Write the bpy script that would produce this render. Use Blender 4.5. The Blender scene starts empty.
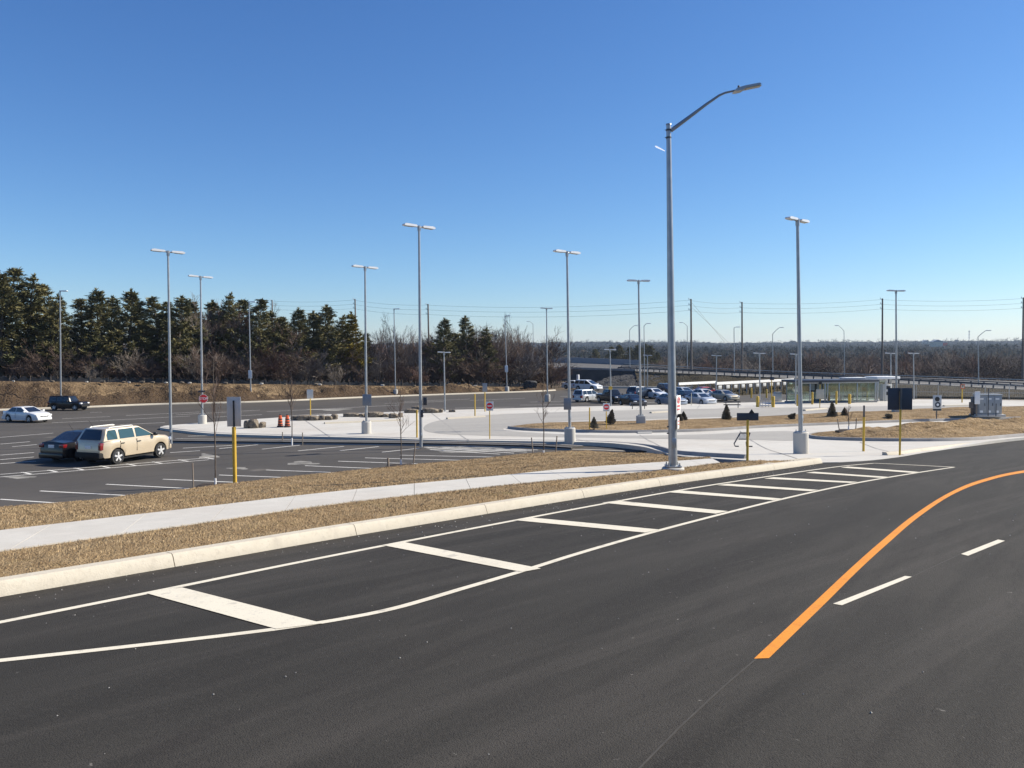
import bpy, bmesh, math, random
import numpy as np
from mathutils import Vector, Matrix
random.seed(7); np.random.seed(7)
PI = math.pi
sc = bpy.context.scene
COL = sc.collection

# ------------------------------------------------------------------ camera
F = 827.0
CAMZ = 2.2
PITCH = math.atan(34 / F)
ROLL = math.radians(-0.25)
cam_d = bpy.data.cameras.new('camera')
cam_d.sensor_width = 36; cam_d.lens = F / 1024 * 36
cam_d.clip_start = 0.1; cam_d.clip_end = 9000
cam = bpy.data.objects.new('camera', cam_d); COL.objects.link(cam)
CM = Matrix.Translation((0, 0, CAMZ)) @ Matrix.Rotation(PI / 2 - PITCH, 4, 'X') @ Matrix.Rotation(ROLL, 4, 'Z')
cam.matrix_world = CM
sc.camera = cam
CR = CM.to_3x3()

def ray(px, py):
    d = CR @ Vector(((px - 512) / F, -(py - 384) / F, -1))
    return d / d.y                      # unit depth along +Y

# ------------------------------------------------------------------ ground heights (metres, as functions of depth y)
_tab = [0.0]
def _slope(y):
    if y < 18: return .0534
    if y < 30: return .0534 + (.0823 - .0534) * (y - 18) / 12
    if y < 40: return .0823
    if y < 50: return .0823 + (.008 - .0823) * (y - 40) / 10
    return .008
for i in range(1, 8001): _tab.append(_tab[-1] - _slope((i - .5) * .05) * .05)
def R(y):
    if y <= 0: return -.0534 * y
    k = min(y / .05, 7999.0); i = int(k); return _tab[i] + (_tab[i + 1] - _tab[i]) * (k - i)
def L(y): return -2.65 - .008 * y

def hit(px, py, fn, h=0.0):
    d = ray(px, py); lo, hi = 1.0, 400.0
    for _ in range(50):
        m = (lo + hi) / 2
        if CAMZ + d.z * m > fn(m) + h: lo = m
        else: hi = m
    return Vector((d.x * lo, lo, fn(lo) + h))
def onR(px, py, h=0): return hit(px, py, R, h)
def onL(px, py, h=0): return hit(px, py, L, h)
def at(px, py, dep):                    # point seen at that pixel at a given depth
    d = ray(px, py); return Vector((d.x * dep, dep, CAMZ + d.z * dep))

# ------------------------------------------------------------------ materials
def new_mat(name):
    m = bpy.data.materials.new(name); m.use_nodes = True
    nt = m.node_tree; b = nt.nodes['Principled BSDF']
    return m, nt, b
def lk(nt, a, b): nt.links.new(a, b)
def mat(name, c, rough=.7, var=.12, scale=3.0, c2=None, metal=0.0, bump=0.0, bscale=None, coat=0.0, spec=None, detail=6):
    m, nt, b = new_mat(name)
    b.inputs['Roughness'].default_value = rough; b.inputs['Metallic'].default_value = metal
    if coat: b.inputs['Coat Weight'].default_value = coat; b.inputs['Coat Roughness'].default_value = .05
    if spec is not None: b.inputs['Specular IOR Level'].default_value = spec
    tc = nt.nodes.new('ShaderNodeTexCoord')
    n = nt.nodes.new('ShaderNodeTexNoise'); n.inputs['Scale'].default_value = scale; n.inputs['Detail'].default_value = detail
    lk(nt, tc.outputs['Object'], n.inputs['Vector'])
    r = nt.nodes.new('ShaderNodeValToRGB')
    if c2 is None:
        a = [max(0, x * (1 - var)) for x in c]; z = [min(1, x * (1 + var)) for x in c]
    else: a, z = c, c2
    r.color_ramp.elements[0].position = .32; r.color_ramp.elements[1].position = .68
    r.color_ramp.elements[0].color = (*a, 1); r.color_ramp.elements[1].color = (*z, 1)
    lk(nt, n.outputs['Fac'], r.inputs['Fac']); lk(nt, r.outputs['Color'], b.inputs['Base Color'])
    if bump:
        n2 = nt.nodes.new('ShaderNodeTexNoise'); n2.inputs['Scale'].default_value = bscale or scale * 6; n2.inputs['Detail'].default_value = 5
        lk(nt, tc.outputs['Object'], n2.inputs['Vector'])
        bp = nt.nodes.new('ShaderNodeBump'); bp.inputs['Strength'].default_value = bump; bp.inputs['Distance'].default_value = .03
        lk(nt, n2.outputs['Fac'], bp.inputs['Height']); lk(nt, bp.outputs['Normal'], b.inputs['Normal'])
    return m
def noise_mix(nt, tc, layers, base):
    """stack of (scale, stretch, lo, hi, colour, amount): each noise blends a colour in"""
    cur = nt.nodes.new('ShaderNodeRGB'); cur.outputs[0].default_value = (*base, 1); out = cur.outputs[0]
    for sc_, st, lo, hi, c, amt in layers:
        mp = nt.nodes.new('ShaderNodeMapping'); mp.inputs['Scale'].default_value = st[:3]
        src_ = tc.outputs['Object']
        if len(st) > 3:
            vr = nt.nodes.new('ShaderNodeVectorRotate'); vr.rotation_type = 'Z_AXIS'; vr.inputs['Angle'].default_value = -st[3]
            lk(nt, src_, vr.inputs['Vector']); src_ = vr.outputs[0]
        lk(nt, src_, mp.inputs['Vector'])
        n = nt.nodes.new('ShaderNodeTexNoise'); n.inputs['Scale'].default_value = sc_; n.inputs['Detail'].default_value = 5; n.inputs['Roughness'].default_value = .6
        lk(nt, mp.outputs[0], n.inputs['Vector'])
        r = nt.nodes.new('ShaderNodeMapRange'); r.inputs['From Min'].default_value = lo; r.inputs['From Max'].default_value = hi
        r.inputs['To Max'].default_value = amt
        lk(nt, n.outputs['Fac'], r.inputs['Value'])
        x = nt.nodes.new('ShaderNodeMix'); x.data_type = 'RGBA'
        lk(nt, r.outputs[0], x.inputs[0]); lk(nt, out, x.inputs[6]); x.inputs[7].default_value = (*c, 1); out = x.outputs[2]
    return out
def layered(name, base, layers, rough=.85, bump=.3, bscale=60, bdist=.01, spec=.5):
    m, nt, b = new_mat(name); tc = nt.nodes.new('ShaderNodeTexCoord')
    lk(nt, noise_mix(nt, tc, layers, base), b.inputs['Base Color']); b.inputs['Roughness'].default_value = rough
    b.inputs['Specular IOR Level'].default_value = spec
    n2 = nt.nodes.new('ShaderNodeTexNoise'); n2.inputs['Scale'].default_value = bscale; n2.inputs['Detail'].default_value = 6
    lk(nt, tc.outputs['Object'], n2.inputs['Vector'])
    bp = nt.nodes.new('ShaderNodeBump'); bp.inputs['Strength'].default_value = bump; bp.inputs['Distance'].default_value = bdist
    lk(nt, n2.outputs['Fac'], bp.inputs['Height']); lk(nt, bp.outputs['Normal'], b.inputs['Normal'])
    return m

U = (1, 1, 1)
M = {}
M['asphalt'] = layered('asphalt', (.0385, .0355, .0305), [
    (.25, U, .44, .62, (.050, .0455, .039), .8), (.5, (.16, 2.6, 1, .92), .46, .62, (.0235, .0215, .0185), .75), (.6, (.12, 3.4, 1, .75), .5, .64, (.062, .056, .049), .65), (1.3, (.3, 2.0, 1, 1.05), .5, .66, (.024, .021, .0185), .5),
    (22, U, .50, .70, (.058, .053, .046), .45), (45, U, .55, .66, (.012, .011, .0105), .7), (9, U, .705, .74, (.26, .245, .22), .6), (90, U, .57, .66, (.08, .074, .066), .4), (.12, (.5, 1.6, 1, .9), .45, .6, (.028, .026, .0225), .55)], rough=.85, bump=.8, bscale=90, bdist=.012, spec=.2)
M['seam'] = mat('paving seam', (.042, .0385, .034), .9, .25, 6)
M['lot_asphalt'] = layered('parking asphalt', (.060, .054, .047), [
    (.12, U, .42, .66, (.082, .074, .065), .8), (.5, (.3, 2, 1, .64), .5, .75, (.04, .038, .036), .6), (.3, U, .66, .76, (.22, .2, .17), .45), (25, U, .5, .75, (.1, .095, .09), .5)],
    rough=.85, bump=.4, bscale=60, spec=.3)
M['highway_asphalt'] = layered('highway asphalt', (.10, .097, .093), [(.1, U, .4, .7, (.13, .126, .12), .7)], spec=.3)
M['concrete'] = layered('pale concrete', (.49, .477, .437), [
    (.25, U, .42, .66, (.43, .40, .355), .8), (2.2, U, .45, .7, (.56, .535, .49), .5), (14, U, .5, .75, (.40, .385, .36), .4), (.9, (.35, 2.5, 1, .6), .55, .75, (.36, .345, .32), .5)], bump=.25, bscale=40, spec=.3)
M['lane_concrete'] = layered('worn lane concrete', (.325, .312, .287), [
    (.2, (.4, 2, 1, .3), .42, .66, (.27, .26, .24), .8), (3, U, .45, .7, (.36, .35, .325), .5)], bump=.25, bscale=40, spec=.3)
M['kerb'] = layered('kerb concrete', (.50, .455, .37), [
    (.5, U, .42, .66, (.44, .40, .33), .8), (5, U, .45, .7, (.54, .50, .42), .5), (14, U, .54, .70, (.36, .325, .265), .5), (2.2, (1, 1, .3), .60, .72, (.36, .325, .27), .5)], bump=.4, bscale=50, spec=.3)
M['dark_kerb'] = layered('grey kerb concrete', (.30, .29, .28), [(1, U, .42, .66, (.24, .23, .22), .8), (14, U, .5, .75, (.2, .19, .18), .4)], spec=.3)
M['grass'] = layered('dead turf', (.31, .225, .128), [
    (.5, U, .42, .66, (.36, .25, .13), .8), (2.5, U, .45, .68, (.2, .125, .06), .75), (14, U, .46, .66, (.4, .29, .16), .6), (40, U, .5, .7, (.11, .07, .035), .7), (1.1, U, .58, .72, (.17, .145, .06), .5)],
    rough=.95, bump=1.0, bscale=35, bdist=.06, spec=.1)
M['island_grass'] = layered('island dead turf', (.26, .182, .098), [
    (.25, (1, 1.6, 1), .42, .64, (.33, .245, .145), .8), (.9, (.7, 2.2, 1, .35), .46, .62, (.15, .10, .05), .85), (.45, (.4, 2.6, 1, -.3), .52, .66, (.13, .085, .045), .8), (3.5, U, .46, .68, (.42, .31, .18), .6), (11, U, .5, .68, (.13, .085, .045), .7)],
    rough=.95, bump=1.0, bscale=9, bdist=.15, spec=.1)
M['bank'] = layered('earth bank', (.150, .104, .062), [
    (.12, (1, 1, 3), .40, .62, (.25, .18, .105), .9), (.7, (1, 1, 3), .45, .62, (.07, .048, .03), .9), (1.8, (1, 1, 2.5), .48, .68, (.10, .07, .042), .8), (5, U, .5, .7, (.27, .2, .13), .6), (14, U, .5, .7, (.07, .05, .03), .6)],
    rough=.95, bump=1.0, bscale=5, bdist=.3, spec=.1)
M['litter'] = layered('leaf litter', (.055, .04, .03), [(.6, U, .42, .66, (.085, .062, .045), .8), (3, U, .48, .7, (.03, .022, .018), .7)], rough=.95, bump=.8, bscale=4, bdist=.2, spec=.1)
M['field'] = layered('rough ground', (.12, .09, .058), [(.02, U, .4, .66, (.085, .072, .05), .9), (.6, U, .45, .7, (.16, .12, .08), .6)], rough=.95, bump=.8, bscale=2, bdist=.3, spec=.1)
M['slope'] = layered('weedy slope', (.062, .054, .038), [(.3, U, .4, .66, (.09, .074, .048), .8), (2, U, .45, .7, (.05, .045, .03), .7), (8, U, .5, .7, (.16, .13, .085), .4)], rough=.95, bump=1.0, bscale=4, bdist=.4, spec=.1)
M['hills'] = layered('wooded hills', (.016, .0155, .0145), [
    (.006, (1, 2.5, 1), .44, .56, (.007, .010, .008), .95), (.018, U, .48, .62, (.030, .024, .020), .8), (.06, U, .5, .62, (.005, .007, .006), .8), (.006, (1, 3.5, 1), .66, .71, (.12, .09, .06), .7)],
    rough=1, bump=1.0, bscale=.12, bdist=6, spec=.05)
M['shadow_concrete'] = mat('concrete darkened for shade', (.075, .074, .073), .9, .2, 1)  # overpass concrete with the bridge's shade put into its colour
M['dust'] = layered('concrete dust stain', (.26, .25, .225), [(.8, U, .42, .62, (.12, .115, .105), .9), (5, U, .5, .7, (.34, .33, .30), .5)], spec=.2)
M['soil'] = layered('bare soil', (.066, .045, .028), [(.4, (1, 1, 2), .42, .64, (.10, .068, .042), .8), (2.5, U, .48, .66, (.045, .03, .02), .8), (9, U, .52, .7, (.17, .125, .08), .5)], rough=.95, bump=1, bscale=4, bdist=.3, spec=.1)
M['far_pine'] = mat('distant evergreens', (.010, .014, .011), .9, .3, .05, c2=(.026, .028, .021), spec=.1)
M['mulch'] = mat('mulch', (.05, .035, .025), .95, .3, 20, bump=.6)
M['white_line'] = layered('white road paint', (.64, .595, .485), [(1.5, U, .48, .7, (.56, .515, .415), .7), (22, U, .56, .68, (.42, .4, .36), .6), (4, U, .60, .70, (.30, .28, .25), .55)], rough=.75, bump=.3, bscale=90, spec=.3)
M['worn_line'] = layered('worn white road paint', (.66, .65, .61), [(1.2, U, .5, .7, (.4, .39, .37), .7), (12, U, .55, .7, (.2, .19, .18), .6)], rough=.8, spec=.3)
M['orange_line'] = layered('orange road paint', (.66, .245, .024), [(2, U, .45, .7, (.58, .205, .02), .7), (30, U, .54, .66, (.42, .15, .03), .6), (3, U, .6, .72, (.38, .14, .03), .5)], rough=.75, bump=.3, bscale=90, spec=.3)
M['yellow'] = mat('yellow paint', (.56, .36, .04), .5, .12, 4)
M['steel'] = mat('galvanised steel', (.37, .385, .40), .36, .1, 4, metal=.6)
M['lamp'] = mat('lamp housing', (.78, .79, .80), .35, .05, 3, metal=.15)
M['lens'] = mat('lamp lens', (.55, .56, .52), .25, .05, 3)
M['dark_steel'] = mat('dark steel', (.07, .075, .085), .5, .15, 5, metal=.4)
M['black'] = mat('black plastic', (.018, .018, .02), .5, .2, 6)
M['sign_back'] = mat('sign back', (.55, .55, .53), .5, .06, 4, metal=.2)
M['sign_grey'] = mat('grey sign back', (.22, .24, .27), .45, .08, 4, metal=.3)
M['navy'] = mat('dark navy board', (.035, .042, .06), .5, .12, 4)
M['white'] = mat('white paint', (.80, .80, .78), .5, .05, 4)
M['red'] = mat('sign red', (.78, .03, .035), .45, .08, 4)
M['orange'] = mat('barrel orange', (.52, .085, .02), .5, .1, 4)
M['cream'] = mat('cream panel', (.58, .52, .40), .6, .1, 4)
M['cabinet'] = mat('cabinet grey', (.30, .32, .33), .45, .06, 3)
M['rock'] = layered('limestone', (.16, .13, .098), [(1.1, U, .42, .64, (.30, .25, .18), .8), (4, U, .46, .64, (.06, .05, .04), .85)], bump=1, bscale=8, bdist=.1)
M['riprap'] = layered('riprap stone', (.036, .036, .037), [(.6, U, .42, .64, (.065, .064, .065), .8), (2.5, U, .48, .62, (.02, .02, .02), .9)], bump=1, bscale=3, bdist=.4)
M['needle'] = mat('pine needles', (.040, .050, .020), .7, .3, .5, c2=(.215, .185, .078), spec=.25)
M['needle_gold'] = mat('yellowing needles', (.085, .075, .012), .7, .3, .6, c2=(.20, .15, .02), spec=.25)
M['spruce'] = mat('spruce needles', (.14, .12, .085), .7, .3, 3, c2=(.34, .30, .23), spec=.25)
M['far_twig'] = mat('distant bare woods', (.05, .042, .036), .9, .3, .03, c2=(.108, .088, .074), spec=.1)
M['bark'] = mat('bark', (.10, .082, .068), .9, .3, 3, bump=.6)
M['twig'] = mat('bare twigs', (.105, .075, .062), .85, .3, .6, c2=(.165, .120, .098), spec=.2)
M['twig_red'] = mat('reddish bare twigs', (.115, .068, .055), .85, .3, .6, c2=(.17, .105, .082), spec=.2)
M['twig_grey'] = mat('grey bare twigs', (.15, .13, .112), .85, .3, .6, c2=(.24, .205, .175), spec=.2)
M['wood'] = mat('weathered wood', (.23, .19, .15), .85, .2, 6)
M['pole_wood'] = mat('utility pole wood', (.16, .14, .125), .85, .15, 2)
M['wire'] = mat('wire', (.06, .06, .065), .6, .1, 2)
M['tyre'] = mat('tyre rubber', (.018, .018, .018), .8, .2, 10)
M['rim'] = mat('alloy', (.62, .62, .62), .35, .05, 5, metal=.25)
M['under'] = mat('car underside', (.012, .012, .012), .9, .1, 5)
M['taillight'] = mat('tail lamp', (.16, .010, .012), .15, .1, 6, coat=.6)
M['headlight'] = mat('head lamp', (.75, .76, .78), .12, .05, 6, coat=.6)
def glass(name, c, rough=.05):
    m, nt, b = new_mat(name)
    b.inputs['Base Color'].default_value = (*c, 1); b.inputs['Roughness'].default_value = rough
    b.inputs['Coat Weight'].default_value = .8; b.inputs['Coat Roughness'].default_value = .02
    return m
M['glass'] = glass('tinted car glass', (.012, .014, .016))
M['glass_teal'] = glass('green car glass', (.035, .075, .08))
def clear_glass():
    m, nt, b = new_mat('shelter glass')
    b.inputs['Base Color'].default_value = (.75, .88, .84, 1); b.inputs['Roughness'].default_value = .03
    b.inputs['Transmission Weight'].default_value = 1.0; b.inputs['IOR'].default_value = 1.45
    tr = nt.nodes.new('ShaderNodeBsdfTransparent'); tr.inputs[0].default_value = (.80, .90, .87, 1)
    gl = nt.nodes.new('ShaderNodeBsdfGlossy'); gl.inputs['Roughness'].default_value = .04
    mx = nt.nodes.new('ShaderNodeMixShader'); mx.inputs[0].default_value = .16
    lk(nt, tr.outputs[0], mx.inputs[1]); lk(nt, gl.outputs[0], mx.inputs[2])
    lk(nt, mx.outputs[0], nt.nodes['Material Output'].inputs['Surface'])
    return m
M['clear'] = clear_glass()
def ice_cloud():
    m, nt, b = new_mat('ice cloud'); tl = nt.nodes.new('ShaderNodeBsdfTranslucent'); tl.inputs[0].default_value = (.95, .96, 1, 1)
    tr = nt.nodes.new('ShaderNodeBsdfTransparent'); mx = nt.nodes.new('ShaderNodeMixShader'); mx.inputs[0].default_value = .45
    lk(nt, tl.outputs[0], mx.inputs[1]); lk(nt, tr.outputs[0], mx.inputs[2]); lk(nt, mx.outputs[0], nt.nodes['Material Output'].inputs['Surface']); return m
M['contrail'] = ice_cloud()
def paint(name, c, metal=.25, rough=.32):
    return mat(name, c, rough, .03, 2, metal=metal, coat=.7)
M['p_gold'] = paint('champagne paint', (.56, .465, .335), .25)
M['p_black'] = mat('black paint', (.008, .007, .009), .28, .03, 2, coat=.35, spec=.35)
M['p_white'] = paint('white car paint', (.70, .71, .72), 0)
M['p_silver'] = paint('silver paint', (.52, .54, .56), .2)
M['p_blue'] = paint('blue grey paint', (.27, .31, .37), .1)
M['p_navy'] = paint('dark blue paint', (.03, .045, .075), .3)
M['p_red'] = paint('red paint', (.42, .03, .03), .1)
M['p_beige'] = paint('beige paint', (.42, .38, .29), .3)

# ------------------------------------------------------------------ mesh builder
class MB:
    def __init__(s): s.v = []; s.f = []
    def add(s, vs, fs):
        o = len(s.v); s.v += [tuple(v) for v in vs]; s.f += [tuple(i + o for i in f) for f in fs]; return s
    def box(s, c, size, rz=0, mtx=None):
        hx, hy, hz = size[0] / 2, size[1] / 2, size[2] / 2
        vs = [Vector((x, y, z)) for x in (-hx, hx) for y in (-hy, hy) for z in (-hz, hz)]
        m = mtx if mtx is not None else Matrix.Rotation(rz, 3, 'Z')
        return s.add([m @ v + Vector(c) for v in vs], [(0, 1, 3, 2), (4, 6, 7, 5), (0, 4, 5, 1), (2, 3, 7, 6), (0, 2, 6, 4), (1, 5, 7, 3)])
    def bbox(s, c, size, b=.02, rz=0):          # box with chamfered edges
        bm = bmesh.new(); bmesh.ops.create_cube(bm, size=1)
        for v in bm.verts: v.co = Vector((v.co.x * size[0], v.co.y * size[1], v.co.z * size[2]))
        bmesh.ops.bevel(bm, geom=bm.edges[:], offset=b, segments=2, profile=.5, affect='EDGES')
        m = Matrix.Rotation(rz, 3, 'Z')
        bm.verts.ensure_lookup_table()
        s.add([m @ v.co + Vector(c) for v in bm.verts], [[v.index for v in f.verts] for f in bm.faces]); bm.free(); return s
    def tube(s, pts, rads, n=8, cap=True):
        pts = [Vector(p) for p in pts]
        if not hasattr(rads, '__len__'): rads = [rads] * len(pts)
        vs = []; fs = []; up = None
        for i, p in enumerate(pts):
            t = (pts[min(i + 1, len(pts) - 1)] - pts[max(i - 1, 0)])
            t = t.normalized() if t.length > 1e-9 else Vector((0, 0, 1))
            if up is None:
                up = Vector((1, 0, 0)) if abs(t.x) < .8 else Vector((0, 1, 0))
            a = (up - t * up.dot(t)).normalized(); up = a; b = t.cross(a)
            for k in range(n):
                an = 2 * PI * k / n; vs.append(p + (a * math.cos(an) + b * math.sin(an)) * rads[i])
        for i in range(len(pts) - 1):
            for k in range(n):
                fs.append((i * n + k, i * n + (k + 1) % n, (i + 1) * n + (k + 1) % n, (i + 1) * n + k))
        if cap: fs.append(tuple(range(n - 1, -1, -1))); fs.append(tuple((len(pts) - 1) * n + k for k in range(n)))
        return s.add(vs, fs)
    def lathe(s, prof, n=16, c=(0, 0, 0), axis='Z'):
        vs = []; fs = []; c = Vector(c)
        for r, z in prof:
            for k in range(n):
                a = 2 * PI * k / n; x, y = r * math.cos(a), r * math.sin(a)
                vs.append(c + (Vector((x, y, z)) if axis == 'Z' else Vector((x, z, y))))
        for i in range(len(prof) - 1):
            for k in range(n): fs.append((i * n + k, i * n + (k + 1) % n, (i + 1) * n + (k + 1) % n, (i + 1) * n + k))
        fs.append(tuple(range(n - 1, -1, -1))); fs.append(tuple((len(prof) - 1) * n + k for k in range(n)))
        return s.add(vs, fs)
    def prism(s, poly, y0, y1, c=(0, 0, 0)):     # polygon in XZ extruded along Y
        n = len(poly); c = Vector(c)
        vs = [c + Vector((x, y0, z)) for x, z in poly] + [c + Vector((x, y1, z)) for x, z in poly]
        fs = [tuple(range(n)), tuple(range(2 * n - 1, n - 1, -1))] + [(i, i + n, (i + 1) % n + n, (i + 1) % n) for i in range(n)]
        return s.add(vs, fs)
    def rock(s, c, size, seed=0, lv=2):
        rnd = random.Random(seed); bm = bmesh.new(); bmesh.ops.create_icosphere(bm, subdivisions=lv, radius=1)
        ph = [rnd.uniform(0, 6) for _ in range(6)]
        for v in bm.verts:
            p = v.co; k = 1 + .16 * math.sin(3 * p.x + ph[0]) * math.sin(2.6 * p.y + ph[1]) + .12 * math.sin(5 * p.z + ph[2] + 3 * p.x) + rnd.uniform(-.07, .07)
            q = p * k; q = Vector([max(-.78, min(.78, t)) for t in q])
            v.co = Vector((q.x * size[0] * .62, q.y * size[1] * .62, q.z * size[2] * .62))
        bm.verts.ensure_lookup_table()
        s.add([v.co + Vector(c) for v in bm.verts], [[v.index for v in f.verts] for f in bm.faces]); bm.free(); return s
    def build(s, name, m, parent=None, smooth=35, loc=None):
        me = bpy.data.meshes.new(name); me.from_pydata(s.v, [], s.f)
        bm = bmesh.new(); bm.from_mesh(me); bmesh.ops.recalc_face_normals(bm, faces=bm.faces[:]); bm.to_mesh(me); bm.free()
        me.materials.append(m)
        if smooth:
            me.polygons.foreach_set('use_smooth', [True] * len(me.polygons)); me.set_sharp_from_angle(angle=math.radians(smooth))
        o = bpy.data.objects.new(name, me); COL.objects.link(o)
        if parent is not None: o.parent = parent
        if loc is not None: o.location = loc
        return o
def raw_mesh(name, v, f, m, parent=None, smooth=False):
    me = bpy.data.meshes.new(name); me.from_pydata([tuple(a) for a in v], [], f); me.materials.append(m)
    if smooth: me.polygons.foreach_set('use_smooth', [True] * len(me.polygons))
    o = bpy.data.objects.new(name, me); COL.objects.link(o)
    if parent is not None: o.parent = parent
    return o
def tag(o, label=None, cat=None, group=None, kind=None):
    if label: o['label'] = label
    if cat: o['category'] = cat
    if group: o['group'] = group
    if kind: o['kind'] = kind
    return o
def thing(name, label, cat, loc=(0, 0, 0), rz=0, group=None):
    o = bpy.data.objects.new(name, None); COL.objects.link(o); o.empty_display_size = .3
    o.location = loc; o.rotation_euler = (0, 0, rz); return tag(o, label, cat, group)
def dup(root, loc, rz=0, label=None, group=None, scale=None):
    r = root.copy(); COL.objects.link(r); r.location = loc; r.rotation_euler = (0, 0, rz)
    if scale: r.scale = scale
    if label: r['label'] = label
    if group: r['group'] = group
    for ch in list(root.children):
        c = ch.copy(); COL.objects.link(c); c.parent = r
        for g in list(ch.children):
            d = g.copy(); COL.objects.link(d); d.parent = c
    return r
def text_mesh(name, s, size, m, parent, loc, rot=(PI / 2, 0, 0), depth=.002):
    cu = bpy.data.curves.new(name, 'FONT'); cu.body = s; cu.size = size; cu.align_x = 'CENTER'; cu.align_y = 'CENTER'; cu.extrude = depth; cu.offset = size * .02
    t = bpy.data.objects.new('tmp', cu); COL.objects.link(t)
    me = bpy.data.meshes.new_from_object(t); bpy.data.objects.remove(t); me.materials.clear(); me.materials.append(m); me.name = name
    o = bpy.data.objects.new(name, me); COL.objects.link(o); o.parent = parent; o.location = loc; o.rotation_euler = rot
    return o

# ------------------------------------------------------------------ polylines and sheets
def smoothline(pts, step=.5):
    """Catmull-Rom through plan points, resampled"""
    P = [Vector((p[0], p[1], 0)) for p in pts]
    Q = [P[0] * 2 - P[1]] + P + [P[-1] * 2 - P[-2]]
    out = []
    for i in range(1, len(Q) - 2):
        p0, p1, p2, p3 = Q[i - 1:i + 3]; n = max(2, int((p2 - p1).length / step))
        for k in range(n):
            t = k / n
            out.append(.5 * ((2 * p1) + (p2 - p0) * t + (2 * p0 - 5 * p1 + 4 * p2 - p3) * t * t + (3 * p1 - p0 - 3 * p2 + p3) * t ** 3))
    out.append(P[-1]); return out
def offset(line, d):                     # to the left of the direction of travel for d > 0
    out = []
    for i, p in enumerate(line):
        t = (line[min(i + 1, len(line) - 1)] - line[max(i - 1, 0)]); t.z = 0; t.normalize()
        out.append(p + Vector((-t.y, t.x, 0)) * d)
    return out
def arclen(line):
    s = [0.0]
    for a, b in zip(line, line[1:]): s.append(s[-1] + (b - a).length)
    return s
def resample(line, n):
    s = arclen(line); out = []; j = 0
    for k in range(n):
        t = s[-1] * k / (n - 1)
        while j < len(s) - 2 and s[j + 1] < t: j += 1
        u = (t - s[j]) / max(1e-9, s[j + 1] - s[j]); out.append(line[j].lerp(line[j + 1], u))
    return out
def sheet(name, poly, fn, h, m, cuts=None, parent=None, kind='structure', skirt=0, hole=None):
    """flat polygon (plan points) laid on height fn(y)+h, cut every metre where the ground bends; skirt gives it an edge face"""
    bm = bmesh.new()
    vs = [bm.verts.new((p[0], p[1], 0)) for p in poly]
    es = [bm.edges.new((vs[i], vs[(i + 1) % len(vs)])) for i in range(len(vs))]
    bmesh.ops.triangle_fill(bm, edges=es, use_beauty=True)
    for y in (cuts or []):
        bmesh.ops.bisect_plane(bm, geom=bm.verts[:] + bm.edges[:] + bm.faces[:], plane_co=(0, y, 0), plane_no=(0, 1, 0))
    for v in bm.verts:
        hh = h(v.co.x, v.co.y) if callable(h) else h
        v.co.z = fn(v.co.y) + hh
    for f in bm.faces:
        f.normal_update()
        if f.normal.z < 0: f.normal_flip()
    if skirt:
        bd = [e for e in bm.edges if e.is_boundary]
        r = bmesh.ops.extrude_edge_only(bm, edges=bd)
        for g in r['geom']:
            if isinstance(g, bmesh.types.BMVert): g.co.z -= skirt
    me = bpy.data.meshes.new(name); bm.to_mesh(me); bm.free(); me.materials.append(m)
    o = bpy.data.objects.new(name, me); COL.objects.link(o)
    if parent is not None: o.parent = parent
    elif kind: o['kind'] = kind
    return o
def strip(name, A, B, m, parent=None, kind='structure', nu=1, za=None, zb=None, bumpf=None, label=None):
    """ruled strip between two 3-D polylines of equal length"""
    v = []; f = []
    for a, b in zip(A, B):
        for k in range(nu + 1):
            p = a.lerp(b, k / nu)
            if bumpf: p = p + Vector((0, 0, bumpf(p, k / nu)))
            v.append(p)
    w = nu + 1
    for i in range(len(A) - 1):
        for k in range(nu): f.append((i * w + k, i * w + k + 1, (i + 1) * w + k + 1, (i + 1) * w + k))
    me = bpy.data.meshes.new(name); me.from_pydata([tuple(p) for p in v], [], f)
    bm = bmesh.new(); bm.from_mesh(me)
    for q in bm.faces:
        if q.normal.z < 0: q.normal_flip()
    bm.to_mesh(me); bm.free(); me.materials.append(m)
    me.polygons.foreach_set('use_smooth', [True] * len(me.polygons))
    o = bpy.data.objects.new(name, me); COL.objects.link(o)
    if parent is not None: o.parent = parent
    elif kind: o['kind'] = kind
    return o
def lift(line, fn, h=0): return [Vector((p.x, p.y, fn(p.y) + h)) for p in line]
def ribbon(name, line, w, fn, h, m, parent):      # painted line of width w, centred
    return strip(name, lift(offset(line, w / 2), fn, h), lift(offset(line, -w / 2), fn, h), m, parent, kind=None)
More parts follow.
